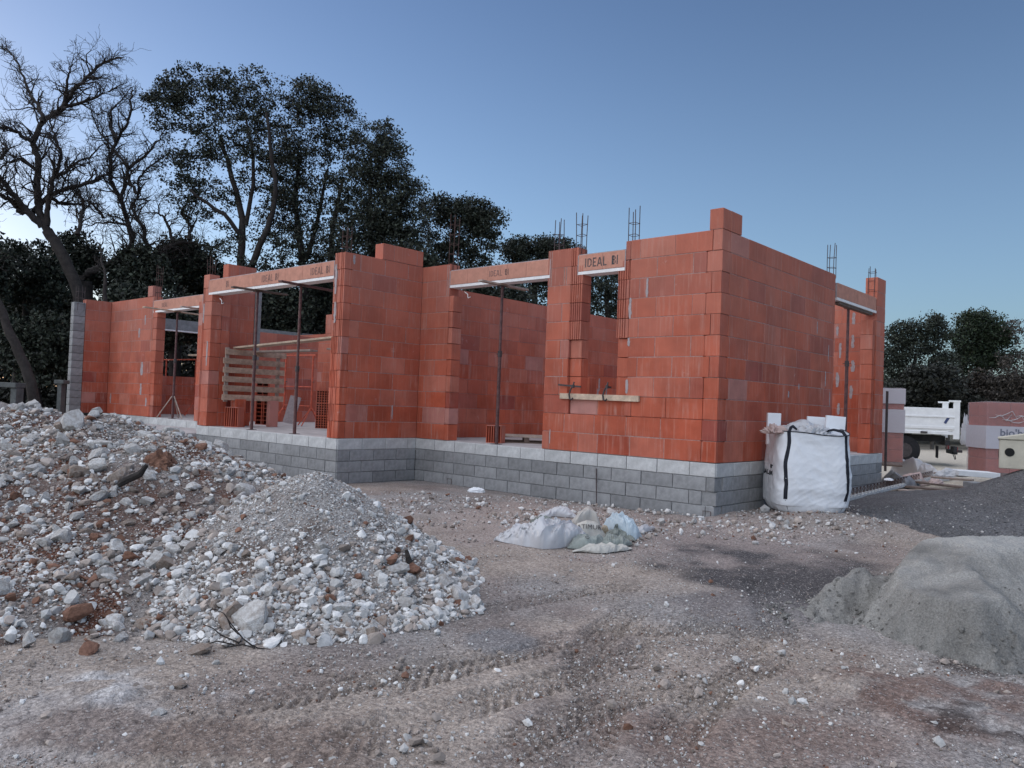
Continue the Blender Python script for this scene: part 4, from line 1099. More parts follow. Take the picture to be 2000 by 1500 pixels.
o = MB().box((0, 0, 0.275), (0.13, 0.20, 0.55)).obj('support_brick', M['brick'], None, bevel=0.004, loc=(-10.08, float(onX(531, 826, -10.08)[1]), S)); tag(o, 'upright brick carrying the right end of the slatted panel', 'brick')
# block of gridded hollow bricks by the wing pier
_p = at(664, 834, 17.0); gs = empty('hollow_brick_stack', (_p[0], _p[1], S), 'stack of fine celled hollow bricks behind the right pier of the wing', 'brick stack', rz=0.75)
for i in range(2):
    for j in range(3):
        ob = MB(); L, H = 0.50, 0.27
        for k in range(10): ob.box((-L/2+0.006+(L-0.012)*k/9, 0, H/2), (0.010, 0.2, H))
        for k in range(6): ob.box((0, 0.001, 0.006+(H-0.012)*k/5), (L-0.002, 0.198, 0.010))
        o2 = ob.obj('brick', M['brick'], gs, loc=(-0.26+0.52*i, 0, j*0.272)); MB().box((0, 0.02, H/2), (L-0.004, 0.15, H-0.004)).obj('shaded_cell_back', M['shaded_cell_clay'], o2)  # plate behind the grid, cell shade painted in its clay
o = MB().box((0, 0, 0.33), (0.24, 0.05, 0.62)).obj('plasterboard_offcut', M['mortar_pale'], None, loc=(float(at(562, 826, 17.6)[0]), float(at(562, 826, 17.6)[1]), S+0.04)); o.rotation_euler = (-0.12, 0.22, 0.75)
tag(o, 'pale board offcut leaning behind the right prop in the wing', 'board')
o = MB().box((0, 0, 0.6), (0.30, 0.20, 1.18)).obj('brick_pier', M['brick'], None, bevel=0.004, loc=(-3.55, 1.9, S)); tag(o, 'low narrow brick pier standing inside the middle doorway', 'pier')
# wooden pallet on the floor of the right block
t_ = empty('wooden_pallet', (-4.4, 1.3, S), 'wooden pallet lying on the floor inside the middle doorway', 'pallet', rz=0.75)
for k in range(6): MB().box((0, 0, 0), (1.15, 0.10, 0.02)).obj('slat', M['wood_grey'], t_, loc=(0, -0.42+0.168*k, 0.112))
for k in range(3): MB().box((0, 0, 0), (0.09, 0.95, 0.085)).obj('bearer', M['wood_dark'], t_, loc=(-0.5+0.5*k, 0, 0.0585))
for k in range(3): MB().box((0, 0, 0), (1.15, 0.10, 0.016)).obj('bottom_board', M['wood_dark'], t_, loc=(0, -0.42+0.42*k, 0.008))
# thin iron rod leaning on the foundation, small iron loop near the corner
p0, p1 = onY(1165, 992, -0.08), onY(1165, 915, -0.015)
o = MB().tube([(p0[0], -0.08, -0.03), (p1[0], -0.02, p1[2])], 0.008, 6).obj('iron_rod', M['rebar'], None); tag(o, 'thin dark iron rod leaning against the grey block foundation', 'rod')
q = onY(1380, 1012, -0.03)
def loop(x, y, z, w, hh, label):
    o = MB().tube([(x-w/2, y, z-hh), (x-w/2, y, z), (x+w/2, y, z), (x+w/2, y, z-hh)], 0.005, 5).obj('iron_loop', M['rusty_rebar'], None); tag(o, label, 'iron loop')
loop(q[0], -0.03, 0.12, 0.11, 0.15, 'rusty iron loop sticking up at the near corner of the foundation')
loop(-4.95, -0.03, 0.10, 0.10, 0.13, 'rusty iron loop sticking up near the inner corner of the foundation')
# scraps of white string hanging on the door jambs
for (px, py, f, lb) in ((915, 578, 0.05, 'white scrap of string hanging at the middle doorway'), (434, 590, -D_+0.02, 'white scrap of string hanging at the left pier of the wing')):
    p = onY(px, py, f)
    o = MB().tube([(p[0]-.1, f, p[2]+.08), (p[0]-.02, f, p[2]+.03), (p[0]+.0, f-.01, p[2]-.04), (p[0]+.05, f, p[2]-.02)], 0.007, 5).obj('string', M['white'], None); tag(o, lb, 'string')

# ------------------------------------------------------------------ heaps of sand and gravel at the right
def heap(name, zf, s0, s1, d0, d1, step, label, cat, m, colf):
    ss = np.arange(s0, s1, step); dd = np.arange(d0, d1, step)
    SS, DD = np.meshgrid(ss, dd, indexing='ij'); s, d = SS.ravel(), DD.ravel(); x, y = to_xy(s, d)
    g = ground_z(x, y); z = g+zf(s, d, x, y); n, m_ = len(ss), len(dd)
    i = np.arange(n-1)[:, None]*m_; j = np.arange(m_-1)[None, :]
    q = np.stack([i+j, i+m_+j, i+m_+j+1, i+j+1], -1).reshape(-1, 4); q = q[(z-g > -0.15)[q].all(1)]
    used = np.unique(q); rem = np.full(len(z), -1); rem[used] = np.arange(len(used))
    me = np_mesh(name, np.stack([x, y, z], 1)[used], [rem[q]], True, colf(x[used], y[used], z[used]-g[used]))
    return tag(obj(name, me, M[m]), label, cat, kind='thing')
def sand_z(s, d, x, y):
    w = 0.07*(fbm(x*2.2, y*2.2, 4, 91)-0.5)+0.05*(fbm(x*9, y*9, 3, 191)-0.5)
    s_, d_ = s+w*1.6, d+w*1.2
    # body with a flat top, steep fronts cut by the shovel
    df = 4.52+0.55*sstep(2.85, 2.40, s_)+0.9*sstep(2.50, 2.30, s_)
    front = (d_-df)*(0.62+0.85*sstep(0.05, 0.42, d_-df))
    left = (s_-(2.42+0.10*(d_-5.0)+0.52*np.clip(d_-5.5, 0, 9)))*(0.75+0.7*sstep(0.0, 0.4, s_-2.42))
    back = (7.1-d_)*0.6
    top = 0.315+0.21*np.clip(s_-2.7, 0, 0.9)+0.03*np.clip(d_-5.3, 0, 2)+0.06*(fbm(x*2.6, y*2.6, 3, 92)-0.5)
    rl = 2.95+(d_-4.6)*0.28
    scoop = np.maximum(top-np.clip(s_-rl, 0, 9)*1.0, 0.08+0.62*np.clip(d_-5.05, 0, 9))
    st = np.stack([front, left, back, top, scoop])
    z = -0.016*np.log(np.exp(-np.clip(st, -2, 8)/0.016).sum(0))
    # small thrown lump at the left
    ls, ld = (1690-1000)/F*6.0, 6.0
    u = (s-ls)*0.83+(d-ld)*0.55; v = -(s-ls)*0.55+(d-ld)*0.83
    lump = 0.37*(1-np.sqrt((u/0.55)**2+(v/0.26)**2+0.05))+0.13*(fbm(x*9, y*9, 4, 93)-0.5)
    z = np.maximum(z, lump)
    tail = 0.07-np.sqrt(((s-2.28)/0.26)**2+((d-5.62)/0.2)**2)*0.09+0.05*(fbm(x*8, y*8, 3, 97)-0.5)
    z = np.maximum(z, tail)
    z = z+0.03*(fbm(x*13, y*13, 4, 94)-0.5)+0.03*(fbm(x*5, y*5, 3, 95)-0.5)
    crumb = np.clip(fbm(x*24, y*24, 2, 96)-0.52, 0, 1)*0.16*(1-sstep(0.08, 0.30, z))+0.022*(fbm(x*26, y*26, 3, 197)-0.5)
    return z+crumb
def sand_col(x, y, hgt):
    n = fbm(x*3, y*3, 4, 98)[:, None]; dry = sstep(0.43, 0.52, hgt+0.06*(fbm(x*3, y*3, 3, 99)-0.5))[:, None]
    c = np.array([0.275, 0.265, 0.245])*(0.62+0.76*n)*(0.8+0.4*fbm(x*13, y*13, 3, 198)[:, None])
    return c+(np.array([0.42, 0.41, 0.385])-c)*dry*0.85  # paler top: the light falling on it is put into the colour
heap('sand_heap', sand_z, 1.2, 6.2, 4.0, 8.0, 0.022, 'grey sand heap with a pale top at the right edge', 'sand heap', 'sand', sand_col)
n = 5200; s = rr_.uniform(1.9, 4.6, n); d = rr_.uniform(4.3, 7.0, n); x, y = to_xy(s, d); gz_ = sand_z(s, d, x, y)
k = (gz_ > -0.09) & (gz_ < 0.30) & (rr_.random(n) < 1.1-3.2*np.maximum(gz_, 0)); s, d, x, y, gz_ = (a[k] for a in (s, d, x, y, gz_))
size = np.clip(0.006*(1-rr_.random(len(s))*0.98)**-0.42, 0.005, 0.034)
tag(obj('sand_clods', scatter_mesh('sand_clods', np.stack([x, y, ground_z(x, y)+np.maximum(gz_, 0.0)+size*0.3], 1), size, np.array([0.25, 0.24, 0.222])*rr_.uniform(0.7, 1.15, (len(s), 1)), P1, 19), M['sand']), 'crumbs and clods fallen round the foot of the grey sand heap', kind='stuff')
def grav_z(s, d, x, y):
    cs, cd = (2270-1000)/F*10.6, 10.6
    q = np.sqrt((s-cs)**2/1.0+(d-cd)**2*np.where(d < cd, 0.85, 0.9))
    z = 1.34-q*0.46
    skirt = 0.20-(q-2.5)*0.14
    return np.maximum(z, np.minimum(skirt, 0.25))+0.05*(fbm(x*1.5, y*1.5, 4, 101)-0.5)+0.02*(fbm(x*9, y*9, 3, 102)-0.5)
def grav_col(x, y, hgt):
    n = fbm(x*2, y*2, 4, 103)[:, None]; return np.array([0.180, 0.178, 0.180])*(0.75+0.5*n)
heap('gravel_heap', grav_z, 3.0, 13.0, 6.6, 15.5, 0.05, 'dark grey gravel heap rising out of the picture at right', 'gravel heap', 'gravel', grav_col)
n = 9000; s = rr_.uniform(3.6, 9.5, n); d = 7.0+4.2*rr_.random(n); x, y = to_xy(s, d); z = ground_z(x, y); gz_ = grav_z(s, d, x, y)
k = (gz_ > 0.0) & (1000+F*s/d < 2150); s, d, x, y, z = s[k], d[k], x[k], y[k], (z+gz_)[k]
size = np.clip(0.009*(1-rr_.random(len(s))*0.97)**-0.3, 0.007, 0.024)
u = rr_.random((len(s), 1)); cg = np.where(u < 0.06, np.array([0.42, 0.40, 0.38]), np.where(u < 0.3, np.array([0.19, 0.185, 0.18]), np.array([0.16, 0.16, 0.163])))*rr_.uniform(0.7, 1.2, (len(s), 1))
tag(obj('gravel_stones', scatter_mesh('gravel_stones', np.stack([x, y, z+size*0.3], 1), size, cg, P1, 12), M['stone']), 'countless dark and pale gravel stones on the grey heap', kind='stuff')

# ------------------------------------------------------------------ crumpled cloth, film and paper
def ridge3(P, seed, n=9, f0=3.0, f1=11.0):
    r = np.random.default_rng(seed); t = 0
    for _ in range(n):
        k = r.normal(size=3); k = k/np.linalg.norm(k)*r.uniform(f0, f1)
        t = t+(0.5-np.abs(np.sin(P @ k+r.uniform(0, 6.3))))*(f0/np.linalg.norm(k))**0.7
    return t/math.sqrt(n)
def crumpled(name, c, rx, ry, rz_, rot, m, label, cat, seed, amp=0.18, flat=0.55, group=None, power=1.0, nu=110, nv=56, f=(2.5, 9.0), parent=None):
    """a crumpled sheet lying as a low bulky heap; c is its point on the ground"""
    u = np.linspace(0, 2*np.pi, nu, endpoint=False); v = np.linspace(-0.5*np.pi*0.98, 0.5*np.pi*0.98, nv)
    U, Vv = np.meshgrid(u, v, indexing='ij')
    P = np.stack([np.cos(Vv)*np.cos(U), np.cos(Vv)*np.sin(U), np.sin(Vv)], -1).reshape(-1, 3)
    warp = 0.35*np.stack([ridge3(P, seed+200+k, 4, 1.5, 3.0) for k in range(3)], 1); Pw = P+warp
    w = ridge3(Pw, seed, 5, *f); w2 = ridge3(Pw, seed+50, 6, f[1], f[1]*2.2); w3 = ridge3(Pw, seed+70, 5, f[1]*2.2, f[1]*4)
    rad = 1+amp*(w*1.7+0.55*w2+0.22*w3)+0.30*ridge3(P, seed+90, 4, 1.0, 2.2)
    Q = P*np.clip(rad, 0.25, 2.2)[:, None]
    Q[:, 2] = np.where(Q[:, 2] < 0, Q[:, 2]*0.12, Q[:, 2])
    Q = Q*np.array([rx, ry, rz_]); Q[:, 2] += rz_*0.06
    i = np.arange(nu)[:, None]; j = np.arange(nv-1)[None, :]
    q = np.stack([i*nv+j, ((i+1) % nu)*nv+j, ((i+1) % nu)*nv+j+1, i*nv+j+1], -1).reshape(-1, 4)
    me = np_mesh(name, Q, [q], True); me.set_sharp_from_angle(angle=math.radians(50))
    o = obj(name, me, M[m], parent, tuple(c)); o.rotation_euler = (0, 0, rot)
    return tag(o, label, cat, group)
yawd = 0.7312
def gpt(px, py):
    p = onZ(px, py, 0.0)
    for _ in range(4): p = onZ(px, py, float(ground_z(p[0], p[1])))
    return p
def sheet_at(px, py, wpx, hpx, depth_ratio, m, label, cat, seed, name, rot=0.0, lift=0.0, **k):
    p = gpt(px, py); d = float((p-CAM) @ FW); rx = wpx/F*d/2; hz = hpx/F*d
    ry = rx*depth_ratio
    c = p+np.array([FG[0], FG[1], 0])*ry*0.6; c[2] = float(ground_z(c[0], c[1]))+lift
    return crumpled(name, c, rx, ry, hz, yawd+rot, m, label, cat, seed, **k)
G_ = 'discarded film and sacks in front of the foundation'
def film_sheet(name, ctrl, depth, m, label, cat, seed, group=None, fold=0.03, wl=0.16, lift=0.0, nu=120, nv=46, dshift=0.0):
    """a limp sheet draped over its own bulk: ctrl = (px, foot y, top y) along its length"""
    c = np.array(ctrl, float); t = np.linspace(0, len(c)-1, nu); C_ = np.stack([np.interp(t, range(len(c)), c[:, k]) for k in range(3)], 1)
    for _ in range(14): C_[1:-1] = (C_[:-2]+2*C_[1:-1]+C_[2:])/4
    B = np.array([gpt(px, py) for px, py, _ in C_]); dd = (B-CAM) @ FW; H = (C_[:, 1]-C_[:, 2])/F*dd
    u = np.linspace(0, 1, nu); tap = np.clip(np.sin(np.pi*u), 0, 1)**0.45; L = np.concatenate([[0], np.cumsum(np.linalg.norm(np.diff(B, axis=0), axis=1))])
    v = np.linspace(0, 1, nv); prof = np.clip(np.minimum((v/0.30)**0.6, ((1-v)/0.32)**0.7), 0, 1); prof = prof*(2-prof)
    r = np.random.default_rng(seed); UU = np.repeat(L, nv).reshape(nu, nv); VV = np.repeat(v[None]*depth, nu, 0)
    wx = UU+0.10*(fbm(UU*5, VV*5, 3, seed)-0.5)*2; wy = VV+0.10*(fbm(UU*5+9, VV*5, 3, seed+1)-0.5)*2
    f_ = 0
    for k in range(7):
        a_ = r.normal(0, 0.55); w_ = wl*r.uniform(0.6, 2.6)
        f_ = f_+(0.5-np.abs(np.sin((wx*math.cos(a_)+wy*math.sin(a_))*math.pi/w_+r.uniform(0, 6))))*(w_/wl)**0.6
    f_ = f_/2.6
    fine = 0
    for k in range(6):
        a_ = r.uniform(0, 3.14); w_ = wl*r.uniform(0.22, 0.5); fine = fine+(0.5-np.abs(np.sin((wx*math.cos(a_)+wy*math.sin(a_))*math.pi/w_+r.uniform(0, 6))))
    f_ = f_+0.13*fine
    Z = (H[:, None]*0.86*(0.9+0.35*(fbm(UU*3, VV*3, 3, seed+3)-0.5)))*prof[None]*np.clip(tap, 0.0, 1)[:, None]+fold*f_*(prof[None]**0.5)*tap[:, None]
    push = (fbm(UU*4, VV*4, 3, seed+5)-0.5)*0.14+fold*0.9*np.roll(f_, 3, 0)
    X = B[:, None, 0]+FG[0]*(VV*tap[:, None]+dshift+push*prof[None]); Y = B[:, None, 1]+FG[1]*(VV*tap[:, None]+dshift+push*prof[None])
    hem = (fbm(UU*6, VV*0, 2, seed+7)-0.5)*0.10*(1-v[None])**2
    X = X-FG[0]*hem; Y = Y-FG[1]*hem
    G = ground_z(X, Y)+0.012; Z = np.maximum(Z, 0.0)+G+lift
    V = np.stack([X, Y, Z], -1).reshape(-1, 3); i = np.arange(nu-1)[:, None]*nv; j = np.arange(nv-1)[None]
    q = np.stack([i+j, i+nv+j, i+nv+j+1, i+j+1], -1).reshape(-1, 4)
    o3 = V.mean(0); o3[2] = V[:, 2].min()
    me = np_mesh(name, V-o3, [q], True); me.set_sharp_from_angle(angle=math.radians(42))
    return tag(obj(name, me, M[m], None, tuple(o3)), label, cat, group)
film_sheet('plastic_film', [(964, 1058, 1048), (985, 1062, 1030), (1010, 1066, 1024), (1040, 1072, 1016), (1062, 1075, 1008), (1095, 1073, 998), (1125, 1068, 998), (1150, 1060, 1010)], 0.62, 'film', 'long crumpled white plastic film left of the grey sacks', 'plastic film', 21, G_, 0.05, 0.13)
film_sheet('plastic_film', [(1112, 1034, 1012), (1132, 1036, 990), (1152, 1036, 983), (1166, 1036, 984), (1176, 1036, 1010)], 0.28, 'film_tan', 'dusty film hood standing up behind the printed sack', 'plastic film', 24, G_, 0.025, dshift=0.1)
film_sheet('plastic_bag', [(1178, 1040, 1015), (1190, 1044, 992), (1206, 1050, 990), (1225, 1056, 996), (1243, 1056, 1002), (1254, 1052, 1030)], 0.4, 'film_blue', 'blue tinted plastic bag at the right of the litter', 'plastic bag', 25, G_, 0.035, 0.10)
film_sheet('plastic_film', [(1244, 1042, 1030), (1256, 1043, 1024), (1270, 1040, 1022), (1284, 1036, 1028)], 0.2, 'film', 'flat white end of film at the far right of the litter', 'plastic film', 26, G_, 0.02)
film_sheet('plastic_film', [(1050, 1012, 1008), (1085, 1010, 985), (1108, 1012, 990), (1130, 1014, 1004)], 0.35, 'film', 'rear fold of white film between the long film and the foundation', 'plastic film', 28, G_, 0.03)
SG = 'empty cement sacks'
s1_ = film_sheet('cement_sack', [(1108, 1074, 1068), (1122, 1075, 1050), (1148, 1075, 1042), (1172, 1072, 1044), (1190, 1068, 1056)], 0.34, 'sack_grey', 'grey green cement sack with a small round mark at the front', 'paper sack', 31, SG, 0.022, 0.13)
film_sheet('cement_sack', [(1170, 1072, 1058), (1190, 1072, 1048), (1215, 1070, 1046), (1236, 1066, 1054)], 0.36, 'sack_grey', 'folded grey sack at the right of the sack pile', 'paper sack', 32, SG, 0.03, 0.09)
film_sheet('cement_sack', [(1118, 1080, 1074), (1150, 1082, 1066), (1185, 1082, 1064), (1215, 1078, 1066), (1235, 1074, 1068)], 0.3, 'sack_pale', 'pale flattened sack at the bottom of the sack pile', 'paper sack', 33, SG, 0.018, 0.10)
s2_ = film_sheet('cement_sack', [(1112, 1052, 1040), (1128, 1052, 1020), (1150, 1053, 1014), (1172, 1053, 1018), (1186, 1052, 1038)], 0.26, 'sack_pale', 'pale paper sack printed with dark letters on top of the pile', 'paper sack', 34, SG, 0.010, 0.16, dshift=0.04)
film_sheet('paper_scrap', [(1168, 1046, 1036), (1176, 1046, 1020), (1186, 1046, 1022), (1192, 1046, 1038)], 0.14, 'sack_tan', 'small tan paper scrap beside the printed sack', 'paper', 35, None, 0.015, 0.08, dshift=-0.02)
film_sheet('cement_sack', [(1182, 1052, 1042), (1198, 1054, 1030), (1222, 1056, 1028), (1242, 1060, 1044)], 0.28, 'sack_grey', 'crumpled grey sack against the blue tinted bag', 'paper sack', 36, SG, 0.035, 0.07, dshift=0.02)
sheet_at(1060, 1022, 50, 14, 0.4, 'sack_grey', 'small dark rag lying behind the white film', 'rag', 37, 'rag', 0.0)
sheet_at(1100, 975, 44, 10, 0.5, 'film_tan', 'dusty scrap of film lying against the block foundation', 'plastic film', 38, 'plastic_film', 0.1)
sheet_at(930, 962, 40, 9, 0.5, 'eps', 'small white scrap near the inner corner of the foundation', 'scrap', 39, 'scrap', 0.1)
def text_obj(name, txt, size, loc, ux, uz, m, parent=None, sx=1.0, extr=0.0, bold=0.0):
    cu = bpy.data.curves.new(name, 'FONT'); cu.body = txt; cu.size = size; cu.align_x = 'CENTER'; cu.align_y = 'CENTER'; cu.extrude = extr; cu.offset = bold; cu.resolution_u = 3
    tmp = bpy.data.objects.new(name, cu); me = bpy.data.meshes.new_from_object(tmp); bpy.data.objects.remove(tmp); bpy.data.curves.remove(cu)
    ux, uz = Vector(ux).normalized(), Vector(uz).normalized(); nn = ux.cross(uz)
    R_ = Matrix((ux*sx, uz, nn)).transposed().to_4x4(); R_.translation = Vector(loc)
    me.transform(R_); me.name = name
    return obj(name, me, M[m], parent)
def on_surface(o, px, py, txt, size, m, name, up_tilt=0.0):
    """print on the crumpled sack, raised slightly over the surface where the line of sight of the print meets it"""
    me = o.data; mw = Matrix.LocRotScale(o.location, o.rotation_euler, o.scale)
    from mathutils.bvhtree import BVHTree
    bv = BVHTree.FromPolygons([mw @ v.co for v in me.vertices], [tuple(p.vertices) for p in me.polygons])
    r = Vector(ray(px, py)).normalized(); hit = bv.ray_cast(Vector(CAM), r)
    if hit[0] is None: return
    n = hit[1]; 
    if n.dot(r) > 0: n = -n
    n = (n*0.5-r).normalized(); ux = Vector(RT)*math.cos(up_tilt)+Vector(UP)*math.sin(up_tilt); ux = (ux-n*ux.dot(n)).normalized(); uz = n.cross(ux)
    t = text_obj(name, txt, size, hit[0]+n*0.15, ux, uz, m)
    # drop every letter vertex onto the sack
    for v in t.data.vertices:
        hh = bv.ray_cast(v.co, -n)
        if hh[0] is not None: v.co = hh[0]+n*0.014
        else: v.co -= n*0.14
    inv = mw.inverted()
    t.data.transform(inv); t.parent = o; return t
on_surface(s2_, 1147, 1029, 'BATIMUR', 0.075, 'ink', 'lettering', -0.05)
on_surface(s1_, 1147, 1050, 'O', 0.06, 'ink', 'round_mark')

# ------------------------------------------------------------------ the bulk bag
gz0 = 0.115
FL = onZ(1517, 1003, gz0); ud = np.array([0.80, 0.60]); nd = np.array([-0.60, 0.80])
bw = 0.98
bc_ = FL[:2]+ud*bw/2+nd*bw*0.48
bag = empty('bulk_bag', (bc_[0], bc_[1], gz0), 'big white woven bulk bag with black straps standing by the shaded wall', 'bulk bag', rz=math.atan2(ud[1], ud[0]))
BH = 1.08
def bag_pts(th, v, off=0.0):
    """local points of the bag surface; th angle (0 = +x), v 0..1 height"""
    th = np.asarray(th, float); v = np.asarray(v, float)
    ex = np.where(v > 0.1, 5.0, 3.6); c_, s_ = np.cos(th), np.sin(th)
    r = (np.abs(c_)**ex+np.abs(s_)**ex)**(-1/ex)
    bul = 1+0.05*np.sin(np.pi*np.minimum(v*1.15, 1))+0.015*np.sin(3*th+v*4)
    base = np.where(v > 0.14, 1.0, 0.82+0.18*np.sqrt(np.clip(1-((0.14-v)/0.14)**2, 0, 1)))
    hw = bw/2*bul*base*(1-0.03*v)
    px, py = c_*r*hw, s_*r*hw
    z = BH*v+(0.03*np.cos(2*th)+0.02*np.sin(th*3+1))*(v**3)
    q = np.stack([px*2.2, py*2.2, z*2.2], -1)
    qw = q+0.5*np.stack([ridge3(q, 300+k, 4, 1.0, 2.2) for k in range(3)], -1)
    w = 0.030*ridge3(qw, 5, 5, 1.4, 3.6)+0.016*ridge3(qw, 6, 5, 4, 9)+0.007*ridge3(qw, 7, 6, 10, 22)
    w = w*np.clip(1.1-0.25*v, 0, 1)
    k = 1+(w+off)/np.maximum(np.hypot(px, py), .05)
    return np.stack([px*k, py*k, z], -1)
def bag_pt(th, v, off=0.0): return tuple(bag_pts(np.array([th]), np.array([v]), off)[0])
nu, nv = 340, 150
TH, VV_ = np.meshgrid(2*np.pi*np.arange(nu)/nu, np.arange(nv)/(nv-1), indexing='ij')
V = [tuple(p) for p in bag_pts(TH.ravel(), VV_.ravel())]
i = np.arange(nu)[:, None]; j = np.arange(nv-1)[None, :]
q = np.stack([i*nv+j, ((i+1) % nu)*nv+j, ((i+1) % nu)*nv+j+1, i*nv+j+1], -1).reshape(-1, 4)
V.append((0, 0, 0.0)); V.append((0, 0, BH*0.93)); 
t1 = np.stack([np.full(nu, nu*nv), ((np.arange(nu)+1) % nu)*nv, np.arange(nu)*nv], 1); t2 = np.stack([np.full(nu, nu*nv+1), np.arange(nu)*nv+nv-1, ((np.arange(nu)+1) % nu)*nv+nv-1], 1)
obj('bag_body', np_mesh('bag_body', np.array(V), [q, t1, t2], True), M['wovenbag'], bag)
MB().tube([bag_pt(2*math.pi*k/96, 1.0, 0.004) for k in range(97)], 0.007, 5).obj('rim_cord', M['black'], bag)
def strap(th, wdt, tail):
    pts = []; 
    for k in range(25):
        v = 1.0-0.82*k/24; pts.append((th+0.05*math.sin(k*0.4)*0.3, v))
    mb = MB(); vs = []
    for (t_h, v) in pts:
        a = bag_pt(t_h-wdt/2, v, 0.006); b = bag_pt(t_h+wdt/2, v, 0.006); a2 = bag_pt(t_h-wdt/2, v, -0.004); b2 = bag_pt(t_h+wdt/2, v, -0.004)
        vs += [a, b, b2, a2]
    fs = []
    for k in range(24):
        for e in range(4): fs.append((k*4+e, k*4+(e+1) % 4, k*4+4+(e+1) % 4, k*4+4+e))
    mb.add(vs, fs); o = mb.obj('strap', M['black'], bag, smooth=True)
    b = Vector(bag_pt(th, 1.0, 0.0)); inw = Vector((-b.x, -b.y, 0)).normalized()
    MB().tube([b+Vector((0, 0, -0.01)), b+Vector((0, 0, 0.05))+inw*0.05, b+Vector((0, 0, 0.07))+inw*tail*0.5, b+Vector((0, 0, 0.03))+inw*tail], [0.02, 0.022, 0.018, 0.014], 6).obj('strap_loop', M['black'], o)
    lo = bag_pt(th, 0.17, 0.003); l2 = bag_pt(th, 0.02, 0.003)
    MB().tube([lo, bag_pt(th, 0.1, 0.003), l2], 0.004, 4).obj('seam', M['black'], o)
strap(-math.pi*0.75+0.10, 0.075, 0.22); strap(-math.pi*0.25-0.06, 0.075, 0.35); strap(math.pi*0.75, 0.07, 0.2); strap(math.pi*0.25, 0.07, 0.2)
# print on the left side of the bag: only its last letters come round the corner
def bag_text(txt, size, th_c, v_c, name):
    cu = bpy.data.curves.new(name, 'FONT'); cu.body = txt; cu.size = size; cu.align_x = 'RIGHT'; cu.offset = 0.004; cu.resolution_u = 3
    tmp = bpy.data.objects.new(name, cu); me = bpy.data.meshes.new_from_object(tmp); bpy.data.objects.remove(tmp); bpy.data.curves.remove(cu)
    # local left face is x = -bw/2, reading direction runs towards -y
    bm = bmesh.new(); bm.from_mesh(me); bmesh.ops.triangulate(bm, faces=bm.faces); bmesh.ops.subdivide_edges(bm, edges=bm.edges, cuts=1); bm.to_mesh(me); bm.free()
    for v in me.vertices:
        y = -0.16-v.co.x*2.4; z = v_c*BH+v.co.y
        th = math.atan2(y, -bw/2); v.co = bag_pt(th, z/BH, 0.005)
    me.name = name; return obj(name, me, M['ink'], bag)
bag_text('RAUX', 0.085, 0, 0.44, 'lettering'); bag_text('ET', 0.06, 0, 0.53, 'lettering')
for o in [o for o in bag.children if o.name.startswith('lettering')]: o.data.materials.clear(); o.data.materials.append(M['black'])
def bag_world(lx, ly, lz):
    a = bag.rotation_euler.z; return (bc_[0]+lx*_c(a)-ly*_s(a), bc_[1]+lx*_s(a)+ly*_c(a), gz0+lz)
crumpled('plastic_film', bag_world(-0.02, 0.0, BH*0.90), 0.46, 0.44, 0.23, 0.64, 'film', 'mound of crumpled white film filling the bulk bag', 'plastic film', 41, amp=0.24, f=(3, 8))
crumpled('plastic_film', bag_world(0.02, -0.22, BH*0.95), 0.22, 0.20, 0.17, 0.4, 'film', 'bunched tip of film on top of the bulk bag', 'plastic film', 44, amp=0.3, f=(3, 8))
crumpled('paper_scrap', bag_world(-0.52, -0.30, BH*0.97), 0.17, 0.13, 0.13, 0.5, 'film_pink', 'crumpled grey pink paper hanging over the left rim of the bulk bag', 'paper', 42, amp=0.4, f=(3, 8))
def board(lx, ly, lz, L, H, tt, rot, label):
    p = bag_world(lx, ly, lz); o = MB().box((0, 0, 0), (L, tt, H)).obj('polystyrene_board', M['eps'], None, bevel=0.002, loc=p); o.rotation_euler = rot; tag(o, label, 'board', 'white boards in the bulk bag')
a_ = bag.rotation_euler.z
board(-0.40, 0.22, BH+0.02, 0.19, 0.44, 0.05, (0.02, 0.0, a_+0.15), 'narrow white polystyrene board at the left in the bulk bag')
board(0.20, 0.30, BH-0.02, 0.26, 0.46, 0.04, (0.0, 0.03, a_), 'lower white polystyrene board at the right in the bulk bag, behind the other')
board(0.40, 0.12, BH-0.0, 0.27, 0.46, 0.04, (0.0, 0.06, a_+0.1), 'tilted white polystyrene board sticking out at the right of the bulk bag')

# ------------------------------------------------------------------ lattice girder lying along the side wall
pA = np.array([0.62, 2.6, 0.0]); pB = np.array(onZ(1822, 938, 0.16))
pA[2] = float(ground_z(pA[0], pA[1]))+0.02; pB[2] = pA[2]+0.06
bm_dir = Vector(pB-pA); Lb = bm_dir.length; bm_dir.normalize()
gd = empty('lattice_girder', tuple(pA), 'precast concrete lattice girder lying on the ground behind the bulk bag', 'girder')
gd.rotation_euler = bm_dir.to_track_quat('X', 'Z').to_euler()
MB().box((Lb/2, 0, 0.025), (Lb, 0.12, 0.05)).obj('concrete_foot', M['band'], gd, bevel=0.004)
MB().tube([(0, 0, 0.17), (Lb, 0, 0.17)], 0.006, 5).obj('top_bar', M['rebar'], gd)
zz_ = MB(); n = int(Lb/0.19)
for k in range(n):
    x0 = Lb*k/n; x1 = Lb*(k+0.5)/n; x2 = Lb*(k+1)/n
    for sy in (-0.04, 0.04): zz_.tube([(x0, sy, 0.05), (x1, 0, 0.17), (x2, sy, 0.05)], 0.004, 4, cap=False)
o = zz_.obj('zigzag_wire', M['rusty_rebar'], gd)
studs = MB()
for k in range(n*1): studs.box((Lb*(k+0.5)/n, -0.045, 0.062), (0.06, 0.03, 0.025))
studs.obj('concrete_lumps', M['band'], gd)

